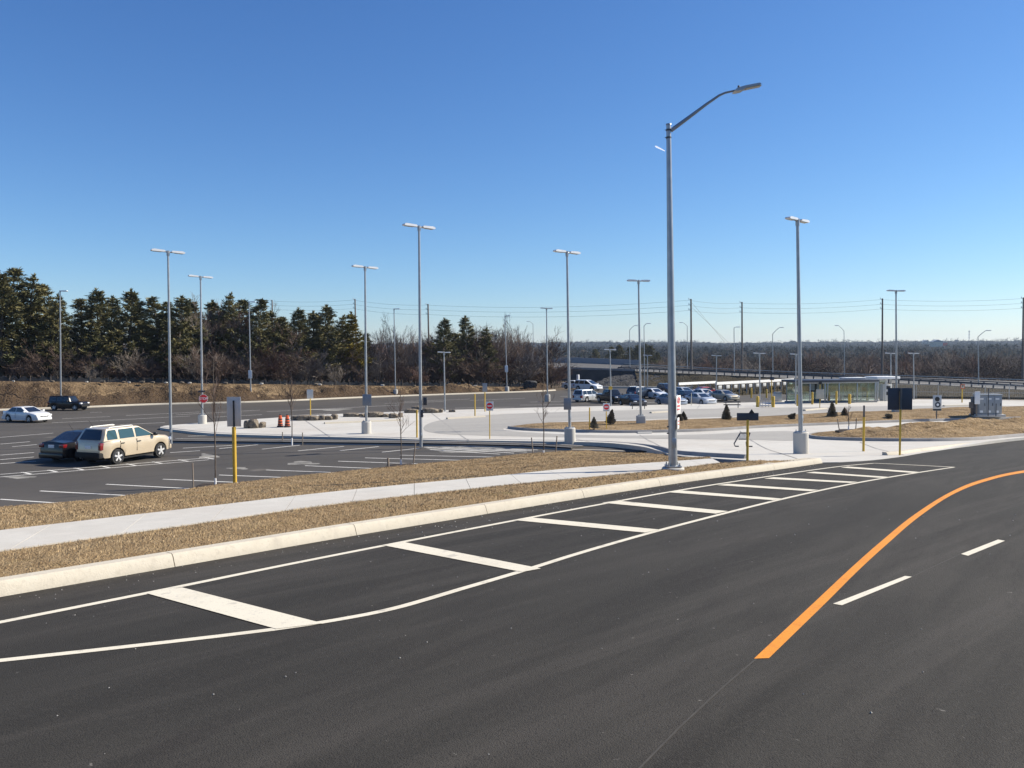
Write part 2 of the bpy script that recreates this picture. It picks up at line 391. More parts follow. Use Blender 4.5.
def kerb(name, line, fn, m, hgt=.15, wid=.2, side=1, seg=3.0, parent=None, base=-.12, batter=.04, kind='structure', closed=False):
    """kerb whose road face runs along line, body to the left (side=1); cast in lengths with a thin joint"""
    mb = MB(); s = arclen(line); i = 0; N = len(line)
    off = offset(line, side * batter); off2 = offset(line, side * (batter + .03)); bk = offset(line, side * wid)
    if closed:
        pass
    start = 0
    while start < N - 1:
        e = start
        while e < N - 1 and s[e] - s[start] < seg: e += 1
        vs = []; fs = []
        idx = list(range(start, e + 1))
        for q, j in enumerate(idx):
            z = fn(line[j].y); sh = Vector((0, 0, 0))
            if q == 0 or q == len(idx) - 1:
                t = (line[min(j + 1, N - 1)] - line[max(j - 1, 0)]).normalized(); sh = t * (.006 if q == 0 else -.006)
            for p, zz in ((line[j], base), (line[j], 0.0), (off[j], hgt - .03), (off2[j], hgt), (bk[j], hgt), (bk[j], base)):
                p = p + sh; vs.append((p.x, p.y, z + zz))
        for q in range(len(idx) - 1):
            for k in range(5): fs.append((q * 6 + k, q * 6 + k + 1, q * 6 + 7 + k, q * 6 + 6 + k))
        fs.append((0, 1, 2, 3, 4, 5)); n = (len(idx) - 1) * 6; fs.append((n + 5, n + 4, n + 3, n + 2, n + 1, n))
        mb.add(vs, fs); start = e
    o = mb.build(name, m, parent, smooth=40)
    if parent is None and kind: o['kind'] = kind
    return o

# ================================================================== SETTING
CUTS = [i for i in range(-16, 56, 2)] + [19, 21, 23, 25, 27, 29, 31, 39, 41, 43, 45, 47, 49, 51]
def planR(px): return [onR(*p) for p in px]
def planL(px): return [onL(*p) for p in px]
def extend(line, d0, d1=0):
    if d0:
        t = (line[0] - line[1]).normalized(); line = [line[0] + t * d0] + line
    if d1:
        t = (line[-1] - line[-2]).normalized(); line = line + [line[-1] + t * d1]
    return line

K = extend(smoothline(planR([(0, 597), (200, 562.5), (340, 538), (450, 520), (560, 501.8), (680, 483), (760, 472), (800, 466.5), (822, 463.2)])), 22)
K = resample(K, 260)
KB = offset(K, .2)
S1 = ([onR(*p, .15) for p in [(0, 551), (199, 523), (340, 503), (499, 485.5), (576, 478), (660, 470.3), (695, 465.5), (720, 462.5)]])
S2 = ([onR(*p, .15) for p in [(0, 530.6), (199, 507.5), (340, 491), (499, 475.8), (574, 468), (648, 463), (695, 459.8), (712, 458.6)]])
S1 = extend(smoothline(S1), 24); S2 = extend(smoothline(S2), 24)
NS = 260
S1 = resample(S1, NS); S2 = resample(S2, NS)
E = extend(planL([(0, 508), (100, 500.5), (199, 488.8), (300, 476.5), (340, 472.5), (400, 466.5), (473, 460), (529, 453.8), (572, 451.3)]), 0)
E = extend(smoothline(E), 24)
VK = smoothline(planL([(572, 451.3), (600, 452), (640, 454), (668, 456), (700, 458.2)]))     # verge edge along the tapering lane
EE = resample(E + VK[1:], NS)

def resample3(line, n):
    s = [0.0]
    for a, b in zip(line, line[1:]): s.append(s[-1] + (b - a).length)
    out = []; j = 0
    for k in range(n):
        t = s[-1] * k / (n - 1)
        while j < len(s) - 2 and s[j + 1] < t: j += 1
        out.append(line[j].lerp(line[j + 1], (t - s[j]) / max(1e-9, s[j + 1] - s[j])))
    return out
# ---- ground sheet
def xat(line, y):
    if y <= line[0].y: a, b = line[0], line[1]
    elif y >= line[-1].y: return line[-1].x
    else:
        for a, b in zip(line, line[1:]):
            if a.y <= y <= b.y: break
    return a.x + (b.x - a.x) * (y - a.y) / max(1e-6, b.y - a.y)
S2s = resample(S2, 40); EEs = resample(E, 30)
def gz(x, y):
    if y < 52:
        xe, xs = xat(EEs, y), xat(S2s, y)
        t = max(0.0, min(1.0, (x - xe) / max(.5, xs - xe)))
        z = L(y) * (1 - t) + R(y) * t
        return z - .35
    z = L(min(y, 112)) - .35
    if y > 112: z -= min(1, (y - 112) / 70) * 3.6
    return z
gx = sorted(set([-3000, -1500, -700, -400, -250, 250, 400, 700, 1500, 3000] + list(np.arange(-160, -60, 10)) + list(np.arange(-60, 60, 2.5)) + list(np.arange(60, 200, 10))))
gy = sorted(set([-200, -100, -60, -40, 230, 300, 400, 700, 1200, 2000, 3000] + list(np.arange(-30, 60, 2.0)) + list(np.arange(60, 200, 8))))
v = [(x, y, gz(x, y)) for y in gy for x in gx]; n = len(gx)
f = [(j * n + i, j * n + i + 1, (j + 1) * n + i + 1, (j + 1) * n + i) for j in range(len(gy) - 1) for i in range(n - 1)]
raw_mesh('ground', v, f, M['field'], smooth=True)['kind'] = 'structure'

# ---- road
rb = planR([(822, 463.2), (860, 459), (897, 455.2), (930, 450), (976, 444), (1024, 438.5), (1100, 432)])
road_poly = [Vector((p.x, p.y, 0)) for p in K] + rb[1:] + [Vector((62, 52, 0)), Vector((62, -22, 0)), Vector((K[0].x, -22, 0))]
road = sheet('road', road_poly, R, 0.0, M['asphalt'], CUTS)
# painted lines, each a part of the road
LH = .004
gl = resample(extend(smoothline(planR([(0, 622.5), (147, 593.3), (340, 554.3), (560, 512), (680, 490.3), (780, 474.8), (840, 466.5), (874, 463.3)])), 12), 200)
gr = resample(extend(smoothline(planR([(0, 660.8), (160, 643.2), (276, 629.3), (340, 619.5), (385, 610.8), (420, 601.5), (460, 589.5), (523, 571), (592, 549.5), (680, 525), (783, 499), (857, 483), (916, 473), (954, 467.3)])), 12), 240)
ribbon('edge_line', gl, .105, R, LH, M['white_line'], road)
ribbon('edge_line', gr, .10, R, LH, M['white_line'], road)
bars = [((147, 594), (182, 588), (323, 624), (276, 629.5)), ((382, 545.5), (404, 542.5), (541, 569), (522, 572.5)), ((514, 520.5), (530, 517.8), (660, 530), (645, 533)),
        ((602, 503), (617, 501), (728, 511.5), (716, 514)), ((668, 492.5), (682, 490.8), (783, 499), (773, 500.5)), ((717, 485.4), (728, 484), (819, 490.2), (810, 491.5)),
        ((764, 478.8), (774, 477.5), (858, 482.2), (850, 483.3)), ((806, 473.0), (814, 472), (890, 477.3), (884, 478.3)), ((841, 467.8), (848, 466.8), (919, 472.2), (913, 473.2))]
for q in bars:
    p = [onR(*a) for a in q]
    def sub(a, b, n=6): return [a.lerp(b, i / n) for i in range(n + 1)]
    strip('hatch_bar', lift(sub(p[0], p[3]), R, LH + .004), lift(sub(p[1], p[2]), R, LH + .004), M['white_line'], road, kind=None)
ribbon('edge_line', smoothline(planR([(874, 463.3), (910, 465), (954, 467.3)])), .14, R, LH + .002, M['white_line'], road)
ol = planR([(754, 659), (816, 601), (849, 570), (880, 542.5), (914, 515), (949, 493), (981, 480), (1024, 470.5), (1100, 462)])
orr = planR([(769, 658.5), (828, 601), (858, 571), (888, 543.5), (919, 517), (952, 495), (984, 482), (1024, 472.8), (1100, 464)])
ol = smoothline(ol); orr = smoothline(orr)
nn = 160
strip('centre_line', lift(resample(ol, nn), R, LH), lift(resample(orr, nn), R, LH), M['orange_line'], road, kind=None)
for q in [((833, 604), (905, 576.2), (912, 577), (842, 605.5)), ((961, 554.2), (998, 539.8), (1005, 541), (968, 556))]:
    p = [onR(*a) for a in q]
    strip('lane_dash', lift([p[0], p[1]], R, LH), lift([p[3], p[2]], R, LH), M['white_line'], road, kind=None)

for pts in ([(560, 860), (640, 768), (720, 690), (806, 619), (838, 601)], [(912, 577), (935, 566), (961, 554)], [(838, 602.5), (833, 604)]):
    sl_ = smoothline(planR(pts)); ribbon('paving_seam', sl_, .014, R, LH - .001, M['seam'], road)
# ---- near kerb with its rounded end, turf, sidewalk, turf slope
nose = []
a = K[-1]; t = (K[-1] - K[-2]).normalized(); left = Vector((-t.y, t.x, 0))
for i in range(1, 13):
    an = PI * i / 12; c = a + left * .35
    nose.append(c + (-left * math.cos(an) + t * math.sin(an)) * .35)
kline = K + nose + [nose[-1] - t * 1.2 * k for k in (1, 2, 3)]
kerb('kerb', kline, R, M['kerb'], hgt=.16, wid=.24, seg=3.0, batter=.05)

inner = resample(lift(offset(K, .22)[:-5], R, .15), NS)
far1 = resample(S1[:-1] + [onR(735, 461.8, .15), onR(770, 461.6, .15), onR(796, 461.6, .15)], NS)
def turf(p, u):
    e = min(u, 1 - u) * 4
    return min(1, e) * (.03 + .028 * math.sin(p.x * 2.1 + p.y * 1.3) * math.sin(p.y * 2.7 - p.x) + random.uniform(-.018, .018)) - .012
g1 = strip('turf', inner, lift(far1, R, .15), M['grass'], nu=14, bumpf=turf)
# sidewalk laid in slabs
slab = MB(); sl = arclen(S1); last = 0
i = 0
while i < NS - 1:
    j = i
    while j < NS - 1 and sl[j] - sl[i] < 1.5: j += 1
    a0, a1, b0, b1 = S1[i], S1[j], S2[i], S2[j]
    e = .006 / max(.2, (a1 - a0).length)
    q = [a0.lerp(a1, e), a0.lerp(a1, 1 - e), b0.lerp(b1, 1 - e), b0.lerp(b1, e)]
    vs = [(p.x, p.y, R(p.y) + .158) for p in q] + [(p.x, p.y, R(p.y) - .1) for p in q]
    slab.add(vs, [(0, 1, 2, 3), (0, 4, 5, 1), (1, 5, 6, 2), (2, 6, 7, 3), (3, 7, 4, 0)]); i = j
slab.build('sidewalk', M['concrete'], smooth=0)['kind'] = 'structure'
def turf2(p, u):
    e = min(u, 1 - u) * 5
    return min(1, e) * (.05 + .05 * math.sin(p.x * .9 + p.y * .7) * math.sin(p.y * 1.3 - p.x * .5) + random.uniform(-.025, .025))
g2 = strip('turf', lift(S2, R, .14), lift(EE, L, .03), M['grass'], nu=22, bumpf=turf2)
sheet('verge_edge', [*VK, *reversed(offset(VK, .18))], L, .10, M['kerb'], skirt=.2)

# ---- parking lot
foot_px = [(-160, 417.5), (-60, 413), (0, 410.6), (89, 407.6), (152, 405), (260, 402.3), (360, 398), (450, 394.7), (530, 392), (556, 390.6)]
FOOT = smoothline(planL(foot_px), 1.5)
lot_poly = list(E) + [Vector((p.x, p.y, 0)) for p in VK[1:]] + planL([(760, 452), (1150, 425), (1150, 402), (893, 399.6), (800, 395.5), (712, 388.8), (585, 388.3)]) + list(reversed(FOOT))
lot = sheet('parking_lot', lot_poly, L, -.01, M['lot_asphalt'])
def seg(p, w, name='stall_line', m='worn_line'):
    a, b = onL(*p[0]), onL(*p[1]); d = (b - a).normalized(); nrm = Vector((-d.y, d.x, 0)) * w / 2
    strip(name, lift([a + nrm, b + nrm], L, -.006), lift([a - nrm, b - nrm], L, -.006), M[m], lot, kind=None)
lower = [((0, 499), (61, 503)), ((40, 490.7), (136, 495.7)), ((106, 484), (202, 489)), ((163, 479), (256, 483)), ((219, 474.8), (305, 478)), ((266, 469.8), (345, 472.6)), ((305, 465.5), (385, 468.7)), ((338, 461), (430, 464)), ((365, 457.7), (467, 460.2)), ((400, 455), (500, 457))]
upper = [((183, 448), (236, 445)), ((219, 448.5), (258, 444.5)), ((262, 449), (300, 445)), ((298, 450.7), (344, 446.2)), ((340, 450.5), (379, 446.4)), ((382, 452), (420, 448)),
         ((424, 447), (514, 453)), ((438, 446.8), (527, 452)), ((455, 446.8), (534, 450.8)), ((472, 446.8), (538, 449.8)), ((430, 449.5), (500, 454)), ((424, 447), (500, 446.5)),
         ((0, 437.3), (53, 433)), ((12, 446.6), (37, 444.4)), ((0, 455), (34, 452.4)), ((0, 459.5), (34, 456.8)), ((0, 463.5), (36, 461)), ((0, 444), (30, 441.5)), ((190, 431.5), (236, 430.8)), ((188, 436), (250, 434.5)), ((170, 452.5), (200, 450.5))]
farr = [((62, 418.6), (110, 416.5)), ((100, 420.6), (190, 416)), ((52, 422.6), (98, 420.8)), ((126, 415.5), (200, 411.8)), ((176, 414.8), (260, 410)), ((214, 417), (262, 414.5)), ((266, 411.6), (330, 408.6)), ((120, 424.6), (165, 422.4)),
        ((285, 416), (330, 413)), ((330, 408.6), (400, 404.8)), ((385, 403.5), (446, 401.2)), ((404, 401.5), (470, 399)), ((455, 408), (514, 407)), ((470, 400.4), (525, 398.2)), ((90, 412.6), (102, 412)), ((530, 402), (575, 400.8)), ((520, 405), (570, 404.5)), ((560, 396.5), (590, 396)), ((715, 403), (745, 401.8)), ((640, 403), (662, 401.8))]
for p in lower: seg(p, .11)
for p in upper + farr: seg(p, .12)
seg(((0, 474.2), (209, 457.6)), .1); seg(((0, 476.8), (209, 459.6)), .1)
for k in range(8):
    u = .12 + k * .125; x = 209 * u
    seg(((x - 3, 474.2 - 16.6 * u - .2), (x + 6, 476.8 - 17.2 * u - .8)), .12)
def blot(cx, cy, rx, ry, seed):
    rs = random.Random(seed); pl = []
    for k in range(26):
        a = 2 * PI * k / 26; r = 1 + .28 * math.sin(3 * a + seed) + rs.uniform(-.18, .18); q = onL(cx + rx * r * math.cos(a), cy + ry * r * math.sin(a)); pl.append(q)
    sheet('dust_stain', pl, L, -.008, M['dust'], parent=lot)
for i, a in enumerate([(303, 463, 14, 1.7), (208, 456, 9, 2.2), (470, 450, 40, 2.2), (20, 477, 16, 1.2), (330, 409.5, 20, .9), (238, 468, 10, 1)]): blot(*a, i)
kerb('lot_kerb', FOOT, L, M['kerb'], hgt=.15, wid=.35, seg=6)
kerb('lot_kerb', list(reversed(smoothline(planL([(712, 388.4), (650, 388.2), (585, 387.9)])))), L, M['kerb'], hgt=.25, wid=.5, seg=6)

# ---- narrow median in the lot where two tall lamps stand
MN = smoothline(planL([(160, 442.4), (172, 443), (260, 444), (360, 445), (440, 446), (530, 448.2), (560, 449.6), (571, 450.4)]))
MF = offset(MN, 1.15)
med = sheet('median', list(MN) + list(reversed(MF)), L, .15, M['lot_asphalt'], skirt=.3)
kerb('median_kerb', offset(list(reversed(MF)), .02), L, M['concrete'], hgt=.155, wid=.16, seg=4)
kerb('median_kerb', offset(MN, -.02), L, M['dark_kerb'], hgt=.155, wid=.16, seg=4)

# ---- bus loop: pale concrete platform, worn lanes, islands
def px_of0(p): return 512 + F * p.x / p.y
def padh(x, y): return .14 * max(.1, min(1, (y - 37) / 6)) if x > 3 else .14
pad_px = [(160, 428.5), (178, 431), (225, 435), (360, 438.6), (440, 441), (540, 442.4), (600, 443.6), (640, 446.3), (660, 449.5), (672, 453), (700, 455.8), (760, 459), (815, 460.5), (860, 459), (897, 455.2), (930, 450), (976, 444), (1024, 438.5), (1100, 432), (1180, 422),
          (1180, 403.2), (1024, 400.8), (960, 399.8), (900, 399.9), (800, 400), (760, 402.6), (700, 404.2), (640, 405.8), (560, 407.5), (500, 409.2), (430, 411.2), (330, 415), (260, 419.5), (200, 423.6), (165, 426.5)]
pad_plan = [onR(*p, .08) for p in pad_px]
pad_plan = smoothline(pad_plan + [pad_plan[0]], 1.0)[:-1]
pad = sheet('bus_loop', pad_plan, R, padh, M['concrete'], CUTS, skirt=.35)
near_edge = smoothline([onR(*p, .0) for p in [(160, 429), (178, 431.4), (225, 435.4), (360, 439), (440, 441.4), (540, 442.8), (600, 444), (640, 446.8), (660, 450), (672, 453.6), (700, 456.4), (745, 459)]], .6)
kerb('bus_loop_kerb', offset(near_edge, -.05), R, M['dark_kerb'], hgt=.155, wid=.2, seg=4)
def onP(px, py, h=0): return hit(px, py, R, .14 + h)
lane_px = [(1180, 408), (1024, 406), (900, 406), (760, 408), (640, 410), (560, 412.2), (490, 415), (442, 420), (424, 427), (438, 433.5), (520, 436.5), (640, 438.5), (760, 440), (800, 440.5),
           (803, 432), (760, 431.5), (700, 434.5), (620, 435.6), (540, 433.2), (503, 428.6), (560, 421.5), (640, 419.5), (760, 415.6), (880, 411.8), (1024, 408.6), (1180, 409.2)]
sheet('bus_lane', smoothline([onP(*p) for p in lane_px] + [onP(*lane_px[0])], 1.0)[:-1], R, lambda x, y: padh(x, y) + .008, M['lane_concrete'], CUTS)
NEp = [p for p in near_edge if px_of0(p) > 566]
strip('lot_lane', lift(resample(NEp, 60), R, .0), lift(resample(VK, 60), L, .01), M['lot_asphalt'], nu=4)
# slim joints sawn in the platform
jt = MB()
for px in [(300, 417, 330, 437), (430, 412, 470, 441), (560, 434, 590, 442), (640, 435, 690, 452), (740, 431, 800, 456), (560, 408, 555, 412), (640, 406, 636, 410), (700, 404.6, 697, 409), (860, 442, 905, 452)]:
    a, b = onP(px[0], px[1]), onP(px[2], px[3]); d = (b - a).normalized(); q = Vector((-d.y, d.x, 0)) * .02
    N = 12
    for i in range(N):
        c0, c1 = a.lerp(b, i / N), a.lerp(b, (i + 1) / N)
        vs = [(p.x, p.y, R(p.y) + padh(p.x, p.y) + .012) for p in (c0 - q, c1 - q, c1 + q, c0 + q)]; jt.add(vs, [(0, 1, 2, 3)])
o = jt.build('concrete_joint', M['dark_kerb'], pad, smooth=0)

def island(name, px, h, m, hgt=.16, dome=None, km='dark_kerb'):
    pl = smoothline([onP(*p) for p in px] + [onP(*px[0])], .8)[:-1]
    cen = sum(pl, Vector()) / len(pl)
    area = sum(a.x * b.y - b.x * a.y for a, b in zip(pl, pl[1:] + pl[:1]))
    if area < 0: pl = list(reversed(pl))
    ringl = pl + [pl[0], pl[1]]
    kerb(name + '_kerb', ringl, R, M[km], hgt=.14 + hgt, wid=.2, seg=5, base=.0)
    return pl
def dome_sheet(name, pl, hf, m, step=.9):
    """turf filling an outline: grid points inside it, raised by hf(distance from edge, x, y)"""
    inn = offset(pl + [pl[0]], .17)[:-1]
    bm = bmesh.new(); vs = [bm.verts.new((p.x, p.y, 0)) for p in inn]
    es = [bm.edges.new((vs[i], vs[(i + 1) % len(vs)])) for i in range(len(vs))]
    bmesh.ops.triangle_fill(bm, edges=es, use_beauty=True)
    xs = [p.x for p in inn]; ys = [p.y for p in inn]
    for x in np.arange(min(xs), max(xs), step): bmesh.ops.bisect_plane(bm, geom=bm.verts[:] + bm.edges[:] + bm.faces[:], plane_co=(x, 0, 0), plane_no=(1, 0, 0))
    for y in np.arange(min(ys), max(ys), step): bmesh.ops.bisect_plane(bm, geom=bm.verts[:] + bm.edges[:] + bm.faces[:], plane_co=(0, y, 0), plane_no=(0, 1, 0))
    A = np.array([(p.x, p.y) for p in inn]); B = np.roll(A, -1, 0); AB = B - A; L2 = (AB ** 2).sum(1) + 1e-9
    for v in bm.verts:
        P = np.array((v.co.x, v.co.y)); t = np.clip(((P - A) * AB).sum(1) / L2, 0, 1); d = np.sqrt((((A + AB * t[:, None]) - P) ** 2).sum(1).min())
        v.co.z = R(v.co.y) + .28 + hf(d, v.co.x, v.co.y)
    for f in bm.faces:
        f.normal_update(); f.smooth = True
        if f.normal.z < 0: f.normal_flip()
    me = bpy.data.meshes.new(name); bm.to_mesh(me); bm.free(); me.materials.append(m)
    o = bpy.data.objects.new(name, me); COL.objects.link(o); o['kind'] = 'structure'; return o
islA = island('island', [(507, 428.6), (530, 425.6), (560, 424.2), (600, 423.2), (640, 422.6), (700, 420.8), (760, 418), (830, 414.8), (880, 413), (950, 411.4), (1024, 410), (1120, 410.5), (1120, 418), (1024, 419), (960, 420.5), (900, 422.3), (850, 424.2), (800, 426.2), (760, 428), (700, 431.6), (620, 433), (560, 431.8), (525, 430.6)], 0, None)
def bA(d, x, y): return min(d, 1.5) * .09 + .03 * math.sin(x * 1.7) * math.sin(y * 1.3) * min(1, d) + max(0, (x - 20)) * .012 * min(1, d / 2) + .05 * math.sin(x * .55 + 1) * min(1, d / 2)
dome_sheet('island_turf', islA, bA, M['island_grass'])
islB = island('mound', [(806, 437), (815, 434.6), (850, 432.6), (890, 431), (950, 429), (1024, 426), (1110, 423), (1110, 431), (1024, 436.6), (985, 439.8), (950, 441.2), (890, 441.4), (840, 440.4), (815, 439)], 0, None)
def bB(d, x, y):
    g = max(0, min(1, (x - 15.5) / 12))
    return min(1.05, d * .26) * g + min(d, 1) * .06 + (.06 * math.sin(x * 1.1 + y) * math.sin(y * 1.1 - x * .4) + .05 * math.sin(x * 2.3 - y * 2) + random.uniform(-.05, .05)) * min(1, d / 1.5)
dome_sheet('mound_turf', islB, bB, M['island_grass'], .5)
# low cream kerb pieces lying along the lanes
for i, (a, b, mm) in enumerate([((325, 424), (402, 420.8), 'kerb'), ((652, 413.4), (672, 412.2), 'kerb'), ((806, 411), (828, 409), 'kerb'), ((945, 406.6), (985, 405.6), 'kerb'), ((448, 419.3), (486, 417.2), 'kerb')]):
    kerb('lane_kerb', resample([onP(*a), onP(*b)], 12), R, M[mm], hgt=.26, wid=.3, seg=20, base=.1)
sheet('kerb_ramp', [onP(637, 432.4), onP(652, 432.2), onP(652, 433.4), onP(638, 433.6)], R, .2, M['concrete'], skirt=.12)
kerb('entrance_kerb', smoothline(planR([(888, 455.6), (902, 454.6), (930, 450.6), (976, 444.6), (1024, 439), (1100, 432.4)])), R, M['kerb'], hgt=.12, wid=.25, seg=4, batter=.05)

# ---- earth bank and woodland floor behind the lot
foot2 = resample([p for p in lift(offset(FOOT, .34), L, .13)], 150)
cpx = [(-160, 380), (0, 381.2), (130, 382.6), (260, 384.2), (360, 385.6), (450, 386.4), (556, 387.2)]
def crest_y(px):
    for (x0, y0), (x1, y1) in zip(cpx, cpx[1:]):
        if px <= x1: return y0 + (y1 - y0) * (px - x0) / (x1 - x0)
    return cpx[-1][1]
def px_of(p): return 512 + F * p.x / p.y
crest = []
foot2 = resample3(foot2, 300)
for p in foot2:
    u = max(0, min(1, (px_of(p)) / 560)); d = p + Vector((-.55, .83, 0)) * (8.5 - 4.5 * u)
    crest.append(at(px_of(d), crest_y(px_of(d)), d.y))
def bankb(p, u):
    e = math.sin(PI * u)
    return e * (.3 * math.sin(p.x * .33 + p.y * .21) + .2 * math.sin(p.x * .9 - p.y * .5) + .12 * math.sin(p.x * 2.3 + p.y * 1.1) + random.uniform(-.16, .16)) + .3 * e * u
bk_o = strip('bank', foot2, crest, M['bank'], nu=16, bumpf=bankb)
bk_o.data.materials.append(M['soil'])
for q in bk_o.data.polygons:                       # bare soil below, dead turf above, with a ragged edge between
    u_ = (q.index % 16) / 16; c_ = q.center
    if u_ + .13 * math.sin(c_.x * .5 + 2 * math.sin(c_.x * .17)) + random.uniform(-.12, .12) < .5: q.material_index = 1
back = [p + Vector((-30, 48, .3)) for p in crest]
strip('woodland_floor', [p + Vector((0, 0, .0)) for p in crest], back, M['litter'], nu=6, bumpf=lambda p, u: random.uniform(-.1, .15) if u > 0 else 0)

# ---- highway on its embankment, sloping down to the right
hn = [(540, 369, 152), (575, 369.2, 146), (640, 371.4, 138), (700, 374.2, 128), (740, 376, 124), (800, 378.6, 118), (880, 382.4, 112), (960, 386.4, 108), (1024, 390, 104), (1150, 396.5, 99)]
HN = [at(*p) for p in hn]; HN = [Vector((p.x, p.y, p.z)) for p in HN]
hf = [(540, 362.4, 178), (575, 362.8, 172), (640, 365.6, 163), (700, 369, 150), (740, 371, 146), (800, 373.6, 140), (880, 376.4, 134), (960, 379.2, 130), (1024, 381.4, 126), (1150, 386, 121)]
HF = [at(*p) for p in hf]
HN = resample3(HN, 120); HF = resample3(HF, 120)
deck_up = .0
strip('highway', HN, HF, M['highway_asphalt'], nu=3)
strip('highway_line', [a.lerp(b, .1) + Vector((0, 0, .01)) for a, b in zip(HN, HF)], [a.lerp(b, .115) + Vector((0, 0, .01)) for a, b in zip(HN, HF)], M['white_line'])
# embankment: toe follows the end of the lot; it starts right of the bridge opening
toe = [at(*p) for p in [(640, 387.5, 128), (700, 387, 122), (740, 389, 117), (800, 394, 108), (880, 398.6, 100.5), (960, 400, 97.5), (1024, 401, 95.5), (1150, 403.5, 91)]]
toe = [Vector((p.x, p.y, L(p.y) - .12)) for p in toe]
toe = resample3(toe, 90)
iE = [i for i, p in enumerate(HN) if px_of(p) > 633][0]
top = resample3(HN[iE:], 90)
strip('embankment', toe, [p + Vector((0, 0, -.02)) for p in top], M['slope'], nu=8, bumpf=lambda p, u: math.sin(PI * u) * (random.uniform(-.12, .25) + .2 * math.sin(p.x * .5)))
iF = [i for i, p in enumerate(HF) if px_of(p) > 633][0]
topf = resample3(HF[iF:], 60)
strip('embankment', [p + Vector((0, 0, -.02)) for p in topf], [Vector((p.x + 6, p.y + 14, gz(p.x + 6, p.y + 14) - .1)) for p in topf], M['slope'], nu=4)
# bridge over the sunken road at the far left of the highway
br = thing('overpass_bridge', 'dark concrete overpass bridge crossing behind the parked cars', 'bridge', (0, 0, 0))
ib = [i for i, p in enumerate(HN) if 530 < px_of(p) < 636]
gird = MB()
A0 = [HN[i] for i in ib]; 
def beam(mb, line, z0, z1, w, side=1):
    o = offset(line, side * w)
    vs = []; fs = []
    for p, q in zip(line, o): vs += [(p.x, p.y, p.z + z0), (p.x, p.y, p.z + z1), (q.x, q.y, p.z + z1), (q.x, q.y, p.z + z0)]
    for i in range(len(line) - 1):
        for k in range(4): fs.append((i * 4 + k, i * 4 + (k + 1) % 4, i * 4 + 4 + (k + 1) % 4, i * 4 + 4 + k))
    n = (len(line) - 1) * 4; fs += [(0, 1, 2, 3), (n + 3, n + 2, n + 1, n)]
    mb.add(vs, fs)
Aext = [A0[0] + (A0[0] - A0[-1]).normalized() * 26] + A0
beam(gird, Aext, -2.1, -.05, 22, 1)
gird.build('deck_girder', M['shadow_concrete'], br)
par = MB(); beam(par, Aext, .0, .35, .3, 1); par.build('near_parapet', M['dark_kerb'], br)
Fx = [HF[i] for i in ib]; Fx = [Fx[0] + (Fx[0] - Fx[-1]).normalized() * 26] + Fx
par = MB(); beam(par, Fx, .0, 1.1, .3, 1); par.build('far_parapet', M['sign_grey'], br)
ab = MB(); e1 = at(618, 372, 142)
ab.box((e1.x + 3, e1.y + 12, -5.0), (3.0, 24, 6.4), rz=-.12); ab.build('abutment', M['shadow_concrete'], br)
rip = MB(); rnd = random.Random(3)
c0 = [at(582, 389.5, 132), at(607, 389.2, 131), at(645, 388, 128), at(690, 387.2, 123)]; c0 = [Vector((p.x, p.y, L(p.y) - .3)) for p in c0]
c1 = [at(612, 375.5, 141), at(628, 373, 139.5), at(650, 373, 136), at(690, 375.5, 129)]
C0 = resample3(c0, 40); C1 = resample3(c1, 40)
strip('riprap_slope', C0, C1, M['riprap'], nu=14, bumpf=lambda p, u: rnd.uniform(-.25, .2) * math.sin(PI * min(1, u + .05)))

# ---- wooded hills out to the horizon
def hgt(th, d):
    n = (math.sin(th * 9 + 1.3) + .6 * math.sin(th * 23 + d * .002) + .35 * math.sin(th * 51 + 2 + d * .003))
    kn = [(380, -9.5), (480, -9), (640, -6), (760, -2.0 + .8 * n), (900, -3.0), (1100, -1.5), (1300, 2.2 + 1.1 * n), (1500, 0.5), (1800, 6 + 1.5 * n), (2050, 7), (2350, 17.0 + 2.2 * n), (2600, 16)]
    for (a, za), (b, zb) in zip(kn, kn[1:]):
        if d <= b:
            t = (d - a) / (b - a); t = t * t * (3 - 2 * t); return za + (zb - za) * t
    return kn[-1][1]
ths = np.linspace(-.82, .82, 1500); ds = np.concatenate([np.linspace(380, 760, 14), np.linspace(800, 1300, 16), np.linspace(1330, 1800, 14), np.linspace(1840, 2600, 22)])
hv = []; nrng = np.random.RandomState(5)
J = nrng.rand(len(ds), len(ths))
for j, d in enumerate(ds):
    amp = 1.2 + d * .0016
    row = J[j]; row = row * .6 + np.roll(row, 1) * .4
    sm = np.convolve(nrng.rand(len(ths)), np.ones(9) / 9, 'same')
    for i, th in enumerate(ths):
        z = hgt(th, d) + amp * ((row[i] - .5) * 1.0 + (sm[i] - .5) * 3.2) * (1 if d > 430 else 0)
        hv.append((d * math.sin(th), d * math.cos(th), CAMZ + z))
n = len(ths)
hfaces = [(j * n + i, j * n + i + 1, (j + 1) * n + i + 1, (j + 1) * n + i) for j in range(len(ds) - 1) for i in range(n - 1)]
raw_mesh('hills', hv, hfaces, M['hills'])['kind'] = 'structure'

